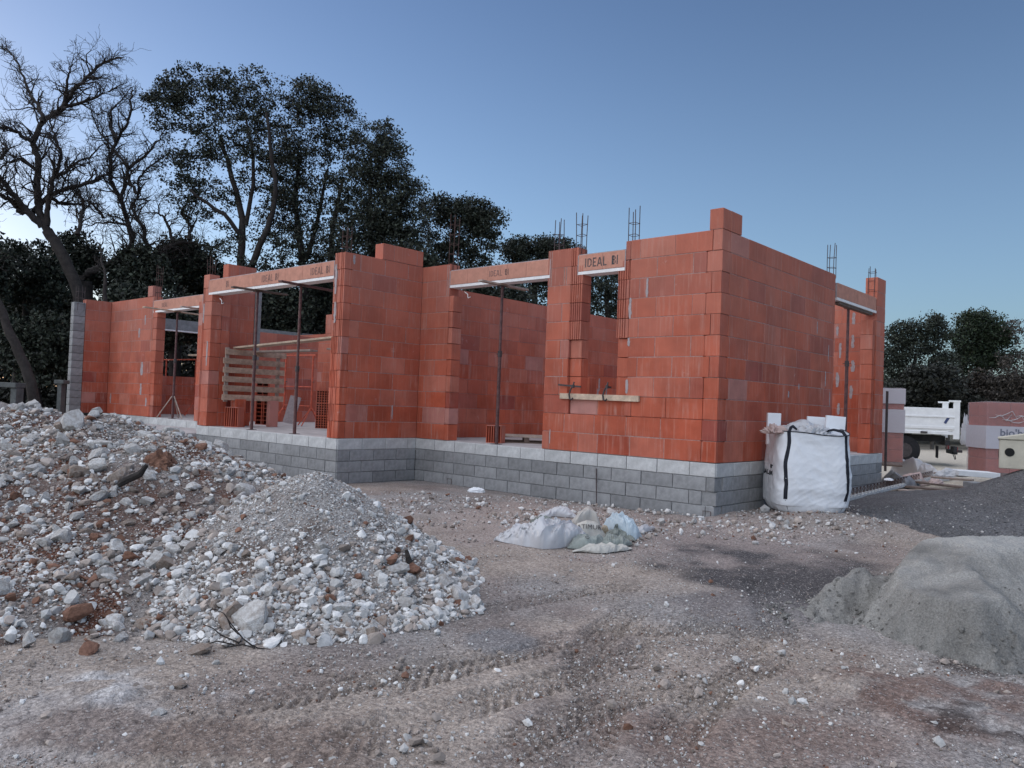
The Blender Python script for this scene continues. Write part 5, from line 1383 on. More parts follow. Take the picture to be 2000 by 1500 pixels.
# ------------------------------------------------------------------ planks, blocks and film near the gravel
def gp(px, py, z): return onZ(px, py, z)
for k, (pa, pb, wd, mt, z, lb) in enumerate([((1765, 938), (1905, 955), 0.22, 'wood_dark', 0.22, 'dark plank of the low stack by the gravel heap, topmost'),
        ((1770, 950), (1890, 962), 0.22, 'wood_dark', 0.17, 'dark plank of the low stack by the gravel heap, middle'),
        ((1758, 957), (1868, 968), 0.22, 'wood_grey', 0.135, 'grey plank of the low stack by the gravel heap, lowest'),
        ((1800, 930), (1900, 938), 0.25, 'wood_grey', 0.25, 'weathered board lying behind the low plank stack')]):
    a, b = gp(*pa, z), gp(*pb, z)
    a = Vector((a[0], a[1], z)); b = Vector((b[0], b[1], z)); b = a+(b-a).normalized()*min((b-a).length, 2.4)
    o = MB().bar(a, b, wd, 0.035).obj('plank', M[mt], None, bevel=0.003); tag(o, lb, 'plank', 'planks by the gravel heap')
p = at(1903, 944, 14.2); o = MB().box((0, 0, 0), (0.24, 0.3, 0.2)).obj('concrete_block', M['block'], None, bevel=0.006, loc=(p[0], p[1], 0.24)); o.rotation_euler = (0, 0, 0.75); tag(o, 'single grey concrete block by the plank stack', 'block')
p = at(1900, 920, 15.0); o = MB().box((0, 0, 0), (0.75, 0.5, 0.10)).obj('white_panel', M['white'], None, bevel=0.006, loc=(p[0], p[1], 0.44)); o.rotation_euler = (0.0, 0.03, 0.65); tag(o, 'flat white panel lying on planks before the wrapped brick pallet', 'panel')
p = at(1868, 921, 15.2); o = MB().box((0, 0, 0), (0.6, 0.5, 0.05)).obj('grey_panel', M['wood_grey'], None, bevel=0.004, loc=(p[0], p[1], 0.40)); o.rotation_euler = (0.0, -0.05, 0.8); tag(o, 'grey board lying beside the flat white panel', 'board')
GF = 'film and bags by the brick pallets'
def far_sheet(px, py, w, hh, m, label, seed, name='plastic_film', cat='plastic film', d=14.5, dr=0.7):
    p = at(px, py, d); g = float(ground_z(p[0], p[1])); rx = w/F*d/2
    return crumpled(name, (p[0], p[1], max(p[2], g)-0.02), rx, rx*dr, hh/F*d, yawd, m, label, cat, seed, group=GF, nu=48, nv=24, amp=0.25)
film_sheet('plastic_bag', [(1740, 950, 946), (1750, 955, 922), (1770, 957, 914), (1788, 955, 922), (1800, 950, 945)], 0.8, 'film_grey', 'grey transparent bag by the first brick pallet', 'plastic bag', 61, GF, 0.06, 0.25, nu=60, nv=30)
film_sheet('plastic_film', [(1755, 936, 928), (1775, 938, 897), (1795, 940, 880), (1812, 938, 890), (1822, 935, 926)], 1.2, 'film', 'tall crumpled white film before the truck wheel', 'plastic film', 63, GF, 0.08, 0.3, nu=60, nv=30)
film_sheet('plastic_film', [(1774, 949, 940), (1788, 950, 918), (1803, 950, 914), (1818, 948, 938)], 0.7, 'film_pink', 'pinkish crumpled film between grey bag and girder end', 'plastic film', 64, GF, 0.06, 0.25, nu=60, nv=30)
film_sheet('plastic_film', [(1808, 941, 930), (1822, 942, 904), (1834, 942, 898), (1848, 940, 914), (1868, 936, 928)], 1.2, 'film', 'white film spread right of the pinkish film', 'plastic film', 65, GF, 0.08, 0.3, nu=60, nv=30)
far_sheet(1852, 928, 70, 16, 'film', 'flat white film reaching towards the plank stack', 66, d=15.0, dr=0.5)
far_sheet(1828, 942, 30, 10, 'film_pink', 'small reddish scrap of wrapping at the girder end', 67, d=14.0)
far_sheet(1886, 865, 22, 58, 'film', 'loose white film hanging beside the wrapped brick pallet', 68, d=18.6, dr=0.5)
far_sheet(1737, 936, 20, 5, 'eps', 'small white scrap on the ground beside the rear foundation corner', 69, 'scrap', 'scrap', 13.2)

# ------------------------------------------------------------------ wrapped pallets of bricks
def brick_pallet(c, rz, nx, ny, nz, bs, label, z0, wrap=True, white_rows=()):
    t = empty('brick_pallet', (c[0], c[1], z0), label, 'brick pallet', None, rz)
    L, Wd, H = nx*bs[0], ny*bs[1], nz*bs[2]
    for k in range(3): MB().box((0, 0, 0), (L, 0.1, 0.10)).obj('pallet_runner', M['wood_dark'], t, loc=(0, -Wd/2+0.05+k*(Wd-0.1)/2, 0.05))
    me = MB().box((0, 0, 0), (bs[0]-0.006, bs[1]-0.006, bs[2]-0.006)).mesh('brick', bevel=0.004); me.materials.append(M['wrapbrick'])
    for i in range(nx):
        for j in range(ny):
            for k in range(nz):
                if 0 < i < nx-1 and 0 < j < ny-1 and k < nz-1: continue
                o = bpy.data.objects.new('brick', me); o.location = (-L/2+bs[0]*(i+.5), -Wd/2+bs[1]*(j+.5), 0.10+bs[2]*(k+.5)); link(o, t)
    # stretch film: a slightly loose shell
    n = 40; vs = []; fs = []; rows = 16
    per = []
    for k in range(n):
        u = k/n*4; e = int(u); f_ = u-e
        per.append([(-L/2+f_*L, -Wd/2), (L/2, -Wd/2+f_*Wd), (L/2-f_*L, Wd/2), (-L/2, Wd/2-f_*Wd)][e])
    for r in range(rows+1):
        z = 0.04+(H+0.07)*r/rows
        for (x_, y_) in per:
            w = 0.012+0.012*random.random(); k2 = 1+w/max(L, Wd)*2
            vs.append((x_*k2, y_*k2, z+random.uniform(-.01, .01)))
    for r in range(rows):
        for k in range(n): fs.append((r*n+k, r*n+(k+1) % n, (r+1)*n+(k+1) % n, (r+1)*n+k))
    fs.append(tuple(rows*n+k for k in range(n)))
    MB().add(vs, fs).obj('stretch_film', M['wrap'], t, smooth=True)
    return t, L, Wd, H
g1 = float(ground_z(-1.6, 12.5))
dep1 = 18.3; p = at(1741, 908, dep1)
t, L, Wd, H = brick_pallet(p, yawd-0.46, 1, 3, 6, (0.46, 0.42, 0.275), 'tall narrow wrapped pallet of bricks beside the rear corner of the house', p[2])
for (zz, hh) in ((1.58, 0.34), (1.02, 0.52)):
    MB().box((0, 0, 0), (L+0.06, Wd+0.06, hh)).obj('printed_band', M['wrapwhite'], t, loc=(0, 0, zz))
o = MB().box((0, 0, 0), (0.045, 0.04, 1.75)).obj('iron_post', M['steel'], None, loc=tuple(at(1731, 842, 17.3))); tag(o, 'thin dark iron post in front of the tall wrapped pallet', 'post')
dep2 = 16.6; p = at(1974, 932, dep2)
t2_, L2, W2, H2 = brick_pallet(p, yawd-0.12, 3, 2, 5, (0.45, 0.42, 0.29), 'wide wrapped pallet of red bricks with a printed white band at the right edge', p[2])
MB().box((0, 0, 0), (L2+0.07, W2+0.07, 0.47)).obj('printed_band', M['wrapwhite'], t2_, loc=(0, 0, 0.83))
fy = -(W2+0.07)/2-0.004
text_obj('lettering', "bio'bric", 0.20, (-0.10, fy, 0.93), (1, 0, 0), (0, 0, 1), 'greyprint', t2_, 1.15, 0, 0.004)
MB().box((0, 0, 0), (0.74, 0.002, 0.075)).obj('print_bar', M['greyprint'], t2_, loc=(-0.10, fy+0.001, 0.81))
text_obj('lettering', "BGV COSTO", 0.05, (-0.04, fy-0.003, 0.81), (1, 0, 0), (0, 0, 1), 'wrapwhite', t2_, 1.3)
text_obj('lettering', "www", 0.045, (-0.28, fy, 0.645), (1, 0, 0), (0, 0, 1), 'greyprint', t2_, 1.6)
folds = MB()
for k in range(7):
    x0_ = random.uniform(-L2/2, L2/2-0.3); z0_ = random.uniform(1.12, 1.46); pts = [(x0_+q*0.11, fy-0.006+random.uniform(-.004, .004), z0_+q*random.uniform(-.03, .04)) for q in range(5)]
    folds.tube(pts, [0.002, 0.008, 0.007, 0.008, 0.002], 4)
folds.obj('film_folds', M['film'], t2_)

# cream concrete chamber with round holes, on the flank of the gravel heap
p = at(1992, 878, 11.6)
cb = empty('concrete_chamber', (p[0], p[1], p[2]-0.28), 'cream concrete chamber with pitched lid and round dark holes at the right edge', 'concrete box', rz=yawd-0.55)
MB().prism([(-0.26, -0.26), (0.26, -0.26), (0.26, 0.26), (-0.26, 0.26)], 0, 0.42).obj('body', M['cream'], cb, bevel=0.01)
lid = MB(); lid.add([(-0.28, -0.28, 0.423), (0.28, -0.28, 0.423), (0.28, 0.28, 0.423), (-0.28, 0.28, 0.423), (-0.28, -0.28, 0.45), (0.28, -0.28, 0.56), (0.28, 0.28, 0.56), (-0.28, 0.28, 0.45)], [(0, 3, 2, 1), (4, 5, 6, 7), (0, 1, 5, 4), (1, 2, 6, 5), (2, 3, 7, 6), (3, 0, 4, 7)])
lid.obj('lid', M['cream'], cb, bevel=0.008)
for (c3, ax) in (((-0.262, 0.0, 0.20), 'x'), ((-0.13, -0.262, 0.24), 'y'), ((0.12, -0.262, 0.10), 'y'), ((0.14, -0.262, 0.32), 'y')):
    n_ = (-0.006, 0, 0) if ax == 'x' else (0, -0.006, 0)
    MB().tube([Vector(c3), Vector(c3)+Vector(n_)], 0.062, 18).obj('hole_disc', M['hole_disc'], cb)  # raised dark discs; the shade inside the openings is their colour

# ------------------------------------------------------------------ white tipper truck
dt = 23.0
ax = (np.array([RT[0], RT[1]])*math.cos(0.35)-FG*math.sin(0.35)); ax /= np.hypot(*ax)
rp = at(1868, 850, dt)           # rear left lower corner of the body
tz = float(ground_z(rp[0], rp[1]))
tr = empty('tipper_truck', (rp[0], rp[1], tz), 'white tipper truck seen from its rear left side behind the pallets', 'truck', rz=math.atan2(ax[1], ax[0]))
zb = rp[2]-tz; sc = dt/F
BL, BW, BHt = 3.3, 2.05, 48*sc
def tb(name, c, d, m, par=None, bev=0.006):
    return MB().box((0, 0, 0), d).obj(name, M[m], par or tr, bevel=bev, loc=tuple(Vector(c)-(par.location if par else Vector((0, 0, 0)))))
# truck local: +x to the rear, +y away from the viewer, body from x=-BL to 0
tb('load_bed', (-BL/2, BW/2, zb+0.04), (BL, BW, 0.08), 'white')
sd_ = tb('side_board', (-BL/2, 0.02, zb+0.08+BHt/2), (BL-0.06, 0.04, BHt-0.04), 'white')
for k, zz in enumerate((0.10, 0.42)): tb('board_rib', (-BL/2, -0.012, zb+0.10+zz), (BL-0.10, 0.03, 0.05 if k else 0.09), 'white', sd_)
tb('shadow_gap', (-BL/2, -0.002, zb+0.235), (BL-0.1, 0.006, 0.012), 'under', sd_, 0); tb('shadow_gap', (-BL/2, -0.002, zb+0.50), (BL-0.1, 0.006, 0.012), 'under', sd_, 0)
tb('hinge', (-0.85, -0.03, zb+0.05), (0.18, 0.05, 0.06), 'steel', sd_)
q_ = MB().box((0, 0, 0), (0.07, 0.006, 0.20), (0, 0.5, 0)).obj('blue_mark', M['blue'], sd_, loc=tuple(Vector((-0.26, -0.008, zb+0.42))-sd_.location))
tb('side_board', (-BL/2, BW-0.02, zb+0.08+BHt/2), (BL-0.06, 0.04, BHt-0.04), 'white')
tb('tailgate', (0.0, BW/2, zb+0.08+BHt/2), (0.05, BW-0.22, BHt-0.05), 'white')
for k, zz in enumerate((0.12, 0.40)): tb('board_rib', (0.035, BW/2, zb+0.10+zz), (0.025, BW-0.3, 0.06), 'white')
tb('mud_flap_bar', (0.04, BW/2, zb+0.60), (0.02, BW*0.62, 0.05), 'steel')
for yy in (0.06, BW-0.06):
    ps = tb('corner_post', (0.0, yy, zb-0.12+(BHt+0.40)/2), (0.16, 0.13, BHt+0.40), 'white')
    tb('post_cap', (-0.05, yy, zb+BHt+0.27), (0.30, 0.15, 0.05), 'white', ps)
tb('sub_frame', (-BL/2-0.3, BW/2, zb-0.14), (BL+0.2, 0.9, 0.18), 'under'); tb('side_guard', (-1.9, 0.12, zb-0.30), (1.6, 0.05, 0.24), 'under'); tb('cross_member', (-0.2, BW/2, zb-0.25), (0.12, BW-0.3, 0.14), 'under')
tb('lamp_bracket', (0.0, 0.35, zb-0.42), (0.10, 0.5, 0.16), 'under'); tb('tail_lamp', (0.06, 0.30, zb-0.42), (0.03, 0.24, 0.13), 'redlamp'); tb('tail_lamp', (0.06, BW-0.30, zb-0.42), (0.03, 0.24, 0.13), 'redlamp')
tb('mud_flap', (-0.45, 0.30, zb-0.52), (0.02, 0.42, 0.36), 'rubber'); tb('tow_bar', (0.05, BW/2, zb-0.52), (0.14, 1.1, 0.12), 'under'); tb('tow_hook', (0.22, BW/2, zb-0.50), (0.22, 0.10, 0.08), 'steel')
MB().tube([(0.05, 0.6, zb-0.5), (0.12, 0.75, zb-0.72), (0.14, 1.0, zb-0.75), (0.1, 1.2, zb-0.55)], 0.012, 6).obj('hanging_cable', M['rubber'], tr)
for xx in (-1.35, -4.3):
    for yy in (0.22, BW-0.22):
        w = MB(); r_ = zb*0.46
        w.tube([(xx, yy-0.13, r_), (xx, yy-0.11, r_), (xx, yy+0.11, r_), (xx, yy+0.13, r_)], [r_*0.9, r_, r_, r_*0.9], 22)
        wo_ = w.obj('wheel', M['rubber'], tr, smooth=True)
        MB().tube([(xx, yy-0.135, r_), (xx, yy+0.135, r_)], r_*0.5, 14).obj('rim', M['steel'], wo_)
cab = tb('cab', (-4.4, BW/2, zb+0.35), (1.7, 1.95, 1.55), 'white', None, 0.06)
tb('windscreen', (-5.26, BW/2, zb+0.72), (0.03, 1.7, 0.62), 'under', cab); tb('side_window', (-4.5, 0.03, zb+0.72), (1.0, 0.03, 0.5), 'under', cab)

# ------------------------------------------------------------------ stone bench far left behind the heaps, dry branches
p = at(18, 752, 19.0); g = float(ground_z(p[0], p[1]))
sb = empty('stone_bench', (p[0], p[1], g), 'pale stone slab bench under the trees at the far left', 'bench', rz=yawd)
MB().box((0, 0, 0), (0.95, 0.4, 0.12)).obj('seat', M['bench'], sb, bevel=0.01, loc=(-0.2, 0, p[2]-g))
for xx in (-0.5, 0.2): MB().box((0, 0, 0), (0.14, 0.3, p[2]-g-0.06)).obj('leg', M['bench'], sb, bevel=0.01, loc=(xx, 0, (p[2]-g-0.06)/2))
p = at(121, 746, 20.0); g = float(ground_z(p[0], p[1]))
sb = empty('stone_bench', (p[0], p[1], g), 'small pale slab on a post right of the leaning trunk', 'bench', rz=yawd)
MB().box((0, 0, 0), (0.24, 0.3, 0.10)).obj('seat', M['bench'], sb, bevel=0.01, loc=(0, 0, p[2]-g)); MB().box((0, 0, 0), (0.1, 0.2, p[2]-g-0.05)).obj('leg', M['bench'], sb, loc=(0, 0, (p[2]-g-0.05)/2))
p = heap_point(492, 1268)
br = MB(); r2 = random.Random(4)
def hp(px, py, lift): 
    d0 = float((heap_point(490, 1262)-CAM) @ FW)-0.06
    return at(px, py-lift, d0)
for pts in ([(505, 1268), (480, 1250), (455, 1222), (430, 1200), (416, 1190)], [(470, 1258), (440, 1244), (412, 1232), (390, 1222)], [(468, 1240), (450, 1228), (438, 1212)], [(500, 1266), (470, 1262), (440, 1268), (408, 1270)], [(520, 1272), (505, 1268), (490, 1262)], [(450, 1262), (425, 1255), (400, 1262), (385, 1258)]):
    P = [hp(*q, 3)+np.array([r2.uniform(-.02, .02), r2.uniform(-.02, .02), 0]) for q in pts]
    br.tube(P, [0.005-0.0008*i for i in range(len(P))], 5)
tag(br.obj('dry_twigs', M['bark'], None), 'dead leafless twigs lying before the largest white boulder', 'twigs')
p = heap_point(310, 905); crumpled('earth_clod', (p[0], p[1], p[2]-0.05), 0.17, 0.15, 0.16, 0.4, 'rock_rust', 'big crumbly lump of rust red earth high on the large heap', 'earth clod', 52, amp=0.2, f=(4, 11))
p = heap_point(252, 958); r = Vector(RT)
mb = MB(); mb.tube([Vector(p)-r*0.14+Vector((0, 0, 0.0)), Vector(p)-r*0.05+Vector((0, 0, 0.07)), Vector(p)+r*0.08+Vector((0, 0, 0.13)), Vector(p)+r*0.13+Vector((0, 0, 0.2))], [0.012, 0.03, 0.028, 0.015], 7)
tag(mb.obj('rotten_branch', M['bark'], None), 'short black rotten branch on the slope of the large heap', 'branch')
p = heap_point(806, 1110); mb = MB(); mb.tube([Vector(p)+Vector((0, 0, 0.0)), Vector(p)-r*0.03+Vector((0, 0, 0.06)), Vector(p)-r*0.05+Vector((0, 0, 0.13))], [0.02, 0.022, 0.012], 7)
tag(mb.obj('rotten_branch', M['bark'], None), 'black stub of wood among the stones of the smaller heap', 'branch')

# ------------------------------------------------------------------ trees
class Tree:
    def __init__(s): s.V = []; s.F = []; s.n = 0
    def tube(s, P, R, n=5):
        P = np.asarray(P, float); m = len(P)
        T_ = np.gradient(P, axis=0); T_ /= np.linalg.norm(T_, axis=1)[:, None]+1e-9
        a = np.cross(T_, np.array([0.31, 0.77, 0.55])); a /= np.linalg.norm(a, axis=1)[:, None]+1e-9; b = np.cross(T_, a)
        th = np.arange(n)*2*np.pi/n
        ring = P[:, None, :]+np.asarray(R)[:, None, None]*(a[:, None, :]*np.cos(th)[None, :, None]+b[:, None, :]*np.sin(th)[None, :, None])
        s.V.append(ring.reshape(-1, 3)); i = np.arange(m-1)[:, None]*n; j = np.arange(n)[None, :]
        s.F.append(np.stack([i+j, i+(j+1) % n, i+n+(j+1) % n, i+n+j], -1).reshape(-1, 4)+s.n); s.n += m*n
    def build(s, name, m, parent):
        return obj(name, np_mesh(name, np.vstack(s.V), [np.vstack(s.F)], True), M[m], parent)
def smooth_path(P, k=4, jit=0.0, r=None):
    P = np.asarray(P, float); t = np.linspace(0, len(P)-1, (len(P)-1)*k+1)
    Q = np.stack([np.interp(t, range(len(P)), P[:, c]) for c in range(3)], 1)
    for _ in range(2): Q[1:-1] = (Q[:-2]+2*Q[1:-1]+Q[2:])/4
    if jit: Q[1:-1] += r.normal(0, jit, Q[1:-1].shape)
    return Q
def grow(tw, p, d, L, R, lev, r, gn):
    n = 5 if lev > 0 else 4; P = [p]; step = L/n
    for k in range(n):
        d = d+r.normal(0, gn, 3)+np.array([0, 0, 0.06]); d = d/np.linalg.norm(d); P.append(P[-1]+d*step)
    P = np.array(P); R_ = np.maximum(np.linspace(R, R*0.45, n+1), 0.0044)
    tw.tube(P, R_, 4 if R < 0.02 else 5)
    if lev <= 0: return
    kids = 4 if lev > 1 else 3
    for k in range(kids+r.integers(0, 2)):
        i = r.integers(1, n+1); ax_ = r.normal(size=3); ax_ -= ax_ @ d*d; ax_ /= np.linalg.norm(ax_)
        a = r.uniform(0.5, 1.15); d2 = d*math.cos(a)+ax_*math.sin(a)
        grow(tw, P[i], d2, L*r.uniform(0.5, 0.8), max(R_[i]*r.uniform(0.45, 0.65), 0.0048), lev-1, r, gn)
def bare_tree(D, trunk, limbs, label, seed, lev=3):
    r = np.random.default_rng(seed); w0 = at(*trunk[0][:2], D); g = float(ground_z(w0[0], w0[1]))
    t = empty('bare_tree', (w0[0], w0[1], g), label, 'tree'); o3 = np.array([w0[0], w0[1], g])
    tk_ = Tree(); tw = Tree()
    P = [at(px, py, D+dz)-o3 for px, py, w, dz in trunk]; P[0][2] = -0.3
    Q = smooth_path(P, 4, 0.015, r); R = np.interp(np.linspace(0, 1, len(Q)), np.linspace(0, 1, len(trunk)), [w/F*D/2 for _, _, w, _ in trunk]); tk_.tube(Q, R, 9)
    for li, L in enumerate(limbs):
        dz = L[0]; n = len(L)-1
        P = [at(px, py, D+dz*(k/(n-1)))-o3 for k, (px, py) in enumerate(L[2:])] if n > 1 else []
        P = np.array([at(px, py, D+dz*k/max(1, len(L)-3))-o3 for k, (px, py) in enumerate(L[2:])])
        w = L[1]; Q = smooth_path(P, 5, 0.02, r); R = np.linspace(w/F*D/2, max(w*0.28/F*D/2, 0.01), len(Q)); tk_.tube(Q, R, 7)
        ln = np.linalg.norm(np.diff(Q, axis=0), axis=1).sum()
        m = int(ln*8)
        for k in range(m):
            i = int(len(Q)*(0.12+0.88*(k+r.random())/m)); i = min(i, len(Q)-1)
            d = Q[min(i+1, len(Q)-1)]-Q[i-1]; d /= np.linalg.norm(d)+1e-9
            ax_ = r.normal(size=3); ax_ -= ax_ @ d*d; ax_ /= np.linalg.norm(ax_); a = r.uniform(0.4, 1.2)
            grow(tw, Q[i], d*math.cos(a)+ax_*math.sin(a), r.uniform(0.35, 0.90)*min(1.25, 0.55+R[i]*9), min(R[i]*0.55, 0.03), lev-1 if r.random() < 0.75 else lev-2, r, 0.27)
        d = Q[-1]-Q[-3]; d /= np.linalg.norm(d); grow(tw, Q[-1], d, 0.4, R[-1], lev-1, r, 0.25)
    tk_.build('trunk', 'bark', t); tw.build('twigs', 'bark', t)
    return t
def c8(*q): return [(x/2.778, 80+y/2.778) for x, y in q]
bare_tree(25.5, [(172, 800, 27, 0), (165, 620, 25, 0), (152, 565, 22, 0), (120, 490, 21, 0), (92, 450, 20, 0)], [
    [0.6, 15]+c8((265, 1040), (200, 900), (205, 780), (210, 640), (175, 545), (230, 440), (330, 370), (420, 250), (480, 190), (540, 130), (610, 100)),
    [-0.8, 9]+c8((175, 545), (90, 490), (0, 470), (-80, 420)), [1.0, 8]+c8((330, 370), (440, 335), (540, 300), (650, 240)),
    [0.9, 8]+c8((230, 440), (215, 350), (160, 290), (130, 200), (80, 90), (30, 40)), [-0.6, 7]+c8((350, 330), (370, 210), (390, 130)),
    [-1.0, 11]+c8((255, 1000), (262, 880), (270, 830), (292, 740), (320, 680), (330, 600), (300, 520), (270, 440)), [1.0, 8]+c8((292, 740), (360, 715), (400, 660), (480, 640), (560, 560)),
    [-1.2, 15]+c8((230, 1010), (130, 900), (60, 820), (0, 740), (-60, 700)), [-1.0, 14]+c8((130, 930), (70, 870), (0, 830), (-70, 800)),
    [1.2, 11]+c8((180, 930), (260, 840), (390, 790), (500, 770), (560, 725), (610, 705)), [1.4, 8]+c8((270, 850), (330, 880), (450, 890), (520, 885)),
    [0.5, 9]+c8((420, 1050), (440, 960), (460, 890), (430, 810)), [-0.4, 8]+c8((205, 700), (120, 640), (40, 660), (-20, 700)), [0.3, 8]+c8((0, 640), (40, 580), (0, 540))],
    'bare gnarled oak with a thick leaning trunk at the far left', 5)
bare_tree(27.0, [(176, 805, 26, 0), (172, 610, 24, 0), (168, 550, 20, 0)], [
    [0.5, 14]+c8((440, 1300), (490, 1250), (560, 1225), (680, 1165), (720, 1090), (690, 990), (655, 860), (600, 760), (595, 620), (640, 530), (700, 430), (720, 300)),
    [0.4, 10]+c8((470, 1260), (600, 1240), (720, 1232), (790, 1210), (800, 1110), (770, 1000), (710, 910), (750, 840), (755, 740), (800, 690), (870, 640)),
    [-0.8, 7]+c8((740, 830), (690, 740), (690, 680), (620, 590), (530, 480), (500, 400)), [0.6, 7]+c8((640, 530), (590, 470), (600, 380), (690, 280)), [0.9, 7]+c8((700, 690), (760, 640), (850, 560), (880, 500)),
    [0.8, 10]+c8((790, 1210), (850, 1150), (930, 1105), (1050, 1090), (1180, 1130)), [-0.5, 7]+c8((940, 1085), (905, 980), (860, 935), (800, 930)), [0.5, 8]+c8((1025, 1080), (1040, 1010), (980, 940), (1010, 880), (1080, 860)),
    [-0.6, 6]+c8((690, 1000), (620, 980), (540, 985), (480, 1000)), [0.6, 6]+c8((655, 860), (680, 760), (700, 680), (650, 600)), [0.3, 6]+c8((560, 960), (500, 880), (440, 850))],
    'bare gnarled oak with wavy upright limbs between the leaning oak and the evergreens', 9)

LEAFQ = np.array([[-0.5, 0, 0], [0, -0.28, 0.05], [0.5, 0, 0], [0, 0.28, 0.05]])
def leaves(pts, size, r):
    n = len(pts); R = rand_rot(n, r); q = LEAFQ[None]*size[:, None, None]
    W = np.einsum('nij,nkj->nki', R, q)+pts[:, None, :]
    return W.reshape(-1, 3), (np.arange(n)[:, None]*4+np.arange(4)[None, :])
def evergreen(D, trunks, blobs, label, seed, clumps=200, per=85, leaf=0.12, m='leaf_oak', bark='bark', group=None, thick=2.2, cr=0.36, name='evergreen_tree'):
    """trunks: polylines [(px,py,width)]; blobs: (px,py,rx,ry,weight) describe where the crown spreads (metres follow from D)"""
    r = np.random.default_rng(seed); x0, y0 = trunks[0][0][:2]; w0 = at(x0, y0, D); g = float(ground_z(w0[0], w0[1])); o3 = np.array([w0[0], w0[1], g])
    t = empty(name, (w0[0], w0[1], g), label, 'tree', group); tk_ = Tree(); nodes = []; nr_ = []
    for ti, L in enumerate(trunks):
        dz = r.uniform(-0.9, 0.9) if ti else 0.0
        P = np.array([at(px, py, D+dz*k/max(1, len(L)-1))-o3 for k, (px, py, w) in enumerate(L)])
        if ti == 0: P[0][2] = -0.3
        Q = smooth_path(P, 4, 0.02, r); R = np.interp(np.linspace(0, 1, len(Q)), np.linspace(0, 1, len(L)), [w/F*D/2 for _, _, w in L]); tk_.tube(Q, R, 7)
        nodes.append(Q[2:]); nr_.append(R[2:])
    nodes = np.vstack(nodes); nr_ = np.concatenate(nr_)
    wt = np.array([b[4] if len(b) > 4 else b[2]*b[3] for b in blobs], float); wt /= wt.sum()
    cl = []
    for k in range(clumps):
        b = blobs[r.choice(len(blobs), p=wt)]
        v = r.normal(size=3); v /= np.linalg.norm(v); rad = r.random()**0.42
        if rad < 0.55 and r.random() < 0.5: rad = 0.95
        dpt = 0.8*min(b[2], b[3]*1.2)/F*D
        px, py = b[0]+v[0]*b[2]*rad, b[1]-v[2]*b[3]*rad
        cl.append(at(px, py, D+v[1]*rad*dpt)-o3)
    cl = np.array(cl); order = np.argsort(np.linalg.norm(cl-nodes.mean(0), axis=1))
    for k in order:
        c = cl[k]; dd = np.linalg.norm(nodes-c, axis=1)+0.8*np.maximum(nodes[:, 2]-c[2]+0.2, 0)
        i = int(np.argmin(dd)); p = nodes[i]; ln = np.linalg.norm(c-p)
        if ln < 0.05: continue
        mid = (p+c)/2+r.normal(0, 0.10*ln, 3)-np.array([0, 0, 0.06*ln]); Q = smooth_path([p, mid, c], 3, 0.02, r)
        R = np.linspace(min(nr_[i]*0.6, 0.012+0.012*ln), 0.007, len(Q)); tk_.tube(Q, R, 4)
        nodes = np.vstack([nodes, Q[2:]]); nr_ = np.concatenate([nr_, R[2:]])
    tk_.build('trunk', bark, t)
    pts = []; sz = []
    for c in cl:
        n = int(per*r.uniform(0.5, 1.4)); e = np.array([cr, cr, cr*0.62])*r.uniform(0.55, 1.25)
        v = r.normal(size=(n, 3)); v /= np.linalg.norm(v, axis=1)[:, None]; pts.append(c+v*(r.random((n, 1))**0.5)*e*1.35); sz.append(np.full(n, leaf)*r.uniform(0.6, 1.3, n))
    Vv, Ff = leaves(np.vstack(pts), np.concatenate(sz), r)
    obj('crown', np_mesh('crown', Vv, [Ff], False), M[m], t)
    return t
# big oaks behind the house
evergreen(27, [[(470, 800, 18), (468, 600, 17), (470, 500, 15), (475, 430, 13), (455, 350, 10), (430, 270, 7)], [(470, 560, 13), (500, 500, 13), (528, 430, 11), (540, 370, 9), (530, 300, 8), (520, 220, 5)], [(478, 470, 10), (440, 420, 8), (370, 370, 5)], [(480, 440, 9), (500, 330, 7), (480, 230, 4)]],
    [(385, 165, 80, 42, 2.2), (330, 205, 48, 55, 1.6), (335, 190, 50, 30, 1), (480, 180, 75, 50, 2.2), (380, 290, 62, 62, 2), (345, 330, 40, 45, 1), (440, 250, 80, 70, 2.2), (510, 265, 55, 80, 2.2), (400, 390, 75, 42, 1.2), (540, 350, 45, 60, 1.4), (370, 370, 48, 28, 0.7), (430, 470, 70, 40, 0.8), (540, 450, 60, 60, 1.4), (510, 530, 70, 40, 1.0), (460, 330, 60, 60, 1.2)],
    'tallest evergreen oak with two dark trunks behind the left wing', 21, 760, 44, 0.095, cr=0.25)
evergreen(28, [[(592, 800, 16), (596, 560, 16), (590, 500, 14), (575, 400, 10), (585, 300, 7)], [(596, 510, 10), (620, 430, 8), (640, 330, 5)], [(640, 540, 12), (650, 440, 9), (670, 350, 6)]],
    [(600, 190, 52, 40, 1.6), (650, 225, 45, 48, 1.4), (590, 270, 62, 60, 2), (665, 310, 42, 60, 1.4), (610, 370, 75, 60, 2), (560, 430, 45, 45, 0.8), (630, 470, 70, 50, 1.6), (600, 530, 80, 40, 1.6), (560, 330, 50, 60, 1.2)],
    'evergreen oak with slender trunk, second of the tall row behind the house', 22, 700, 44, 0.095, cr=0.26)
evergreen(27, [[(740, 800, 18), (730, 560, 17), (725, 470, 14), (720, 380, 9), (725, 300, 5)], [(730, 490, 10), (770, 420, 7), (800, 380, 4)]],
    [(735, 270, 48, 40, 1.3), (750, 320, 50, 50, 1.5), (710, 340, 45, 65, 1.5), (775, 370, 60, 32, 1.3), (720, 420, 75, 55, 2.2), (790, 420, 50, 40, 1.2), (700, 470, 80, 50, 2.2), (770, 470, 60, 40, 1.8)],
    'evergreen oak, third of the tall row, right above the wing pier', 23, 700, 52, 0.095, cr=0.29)
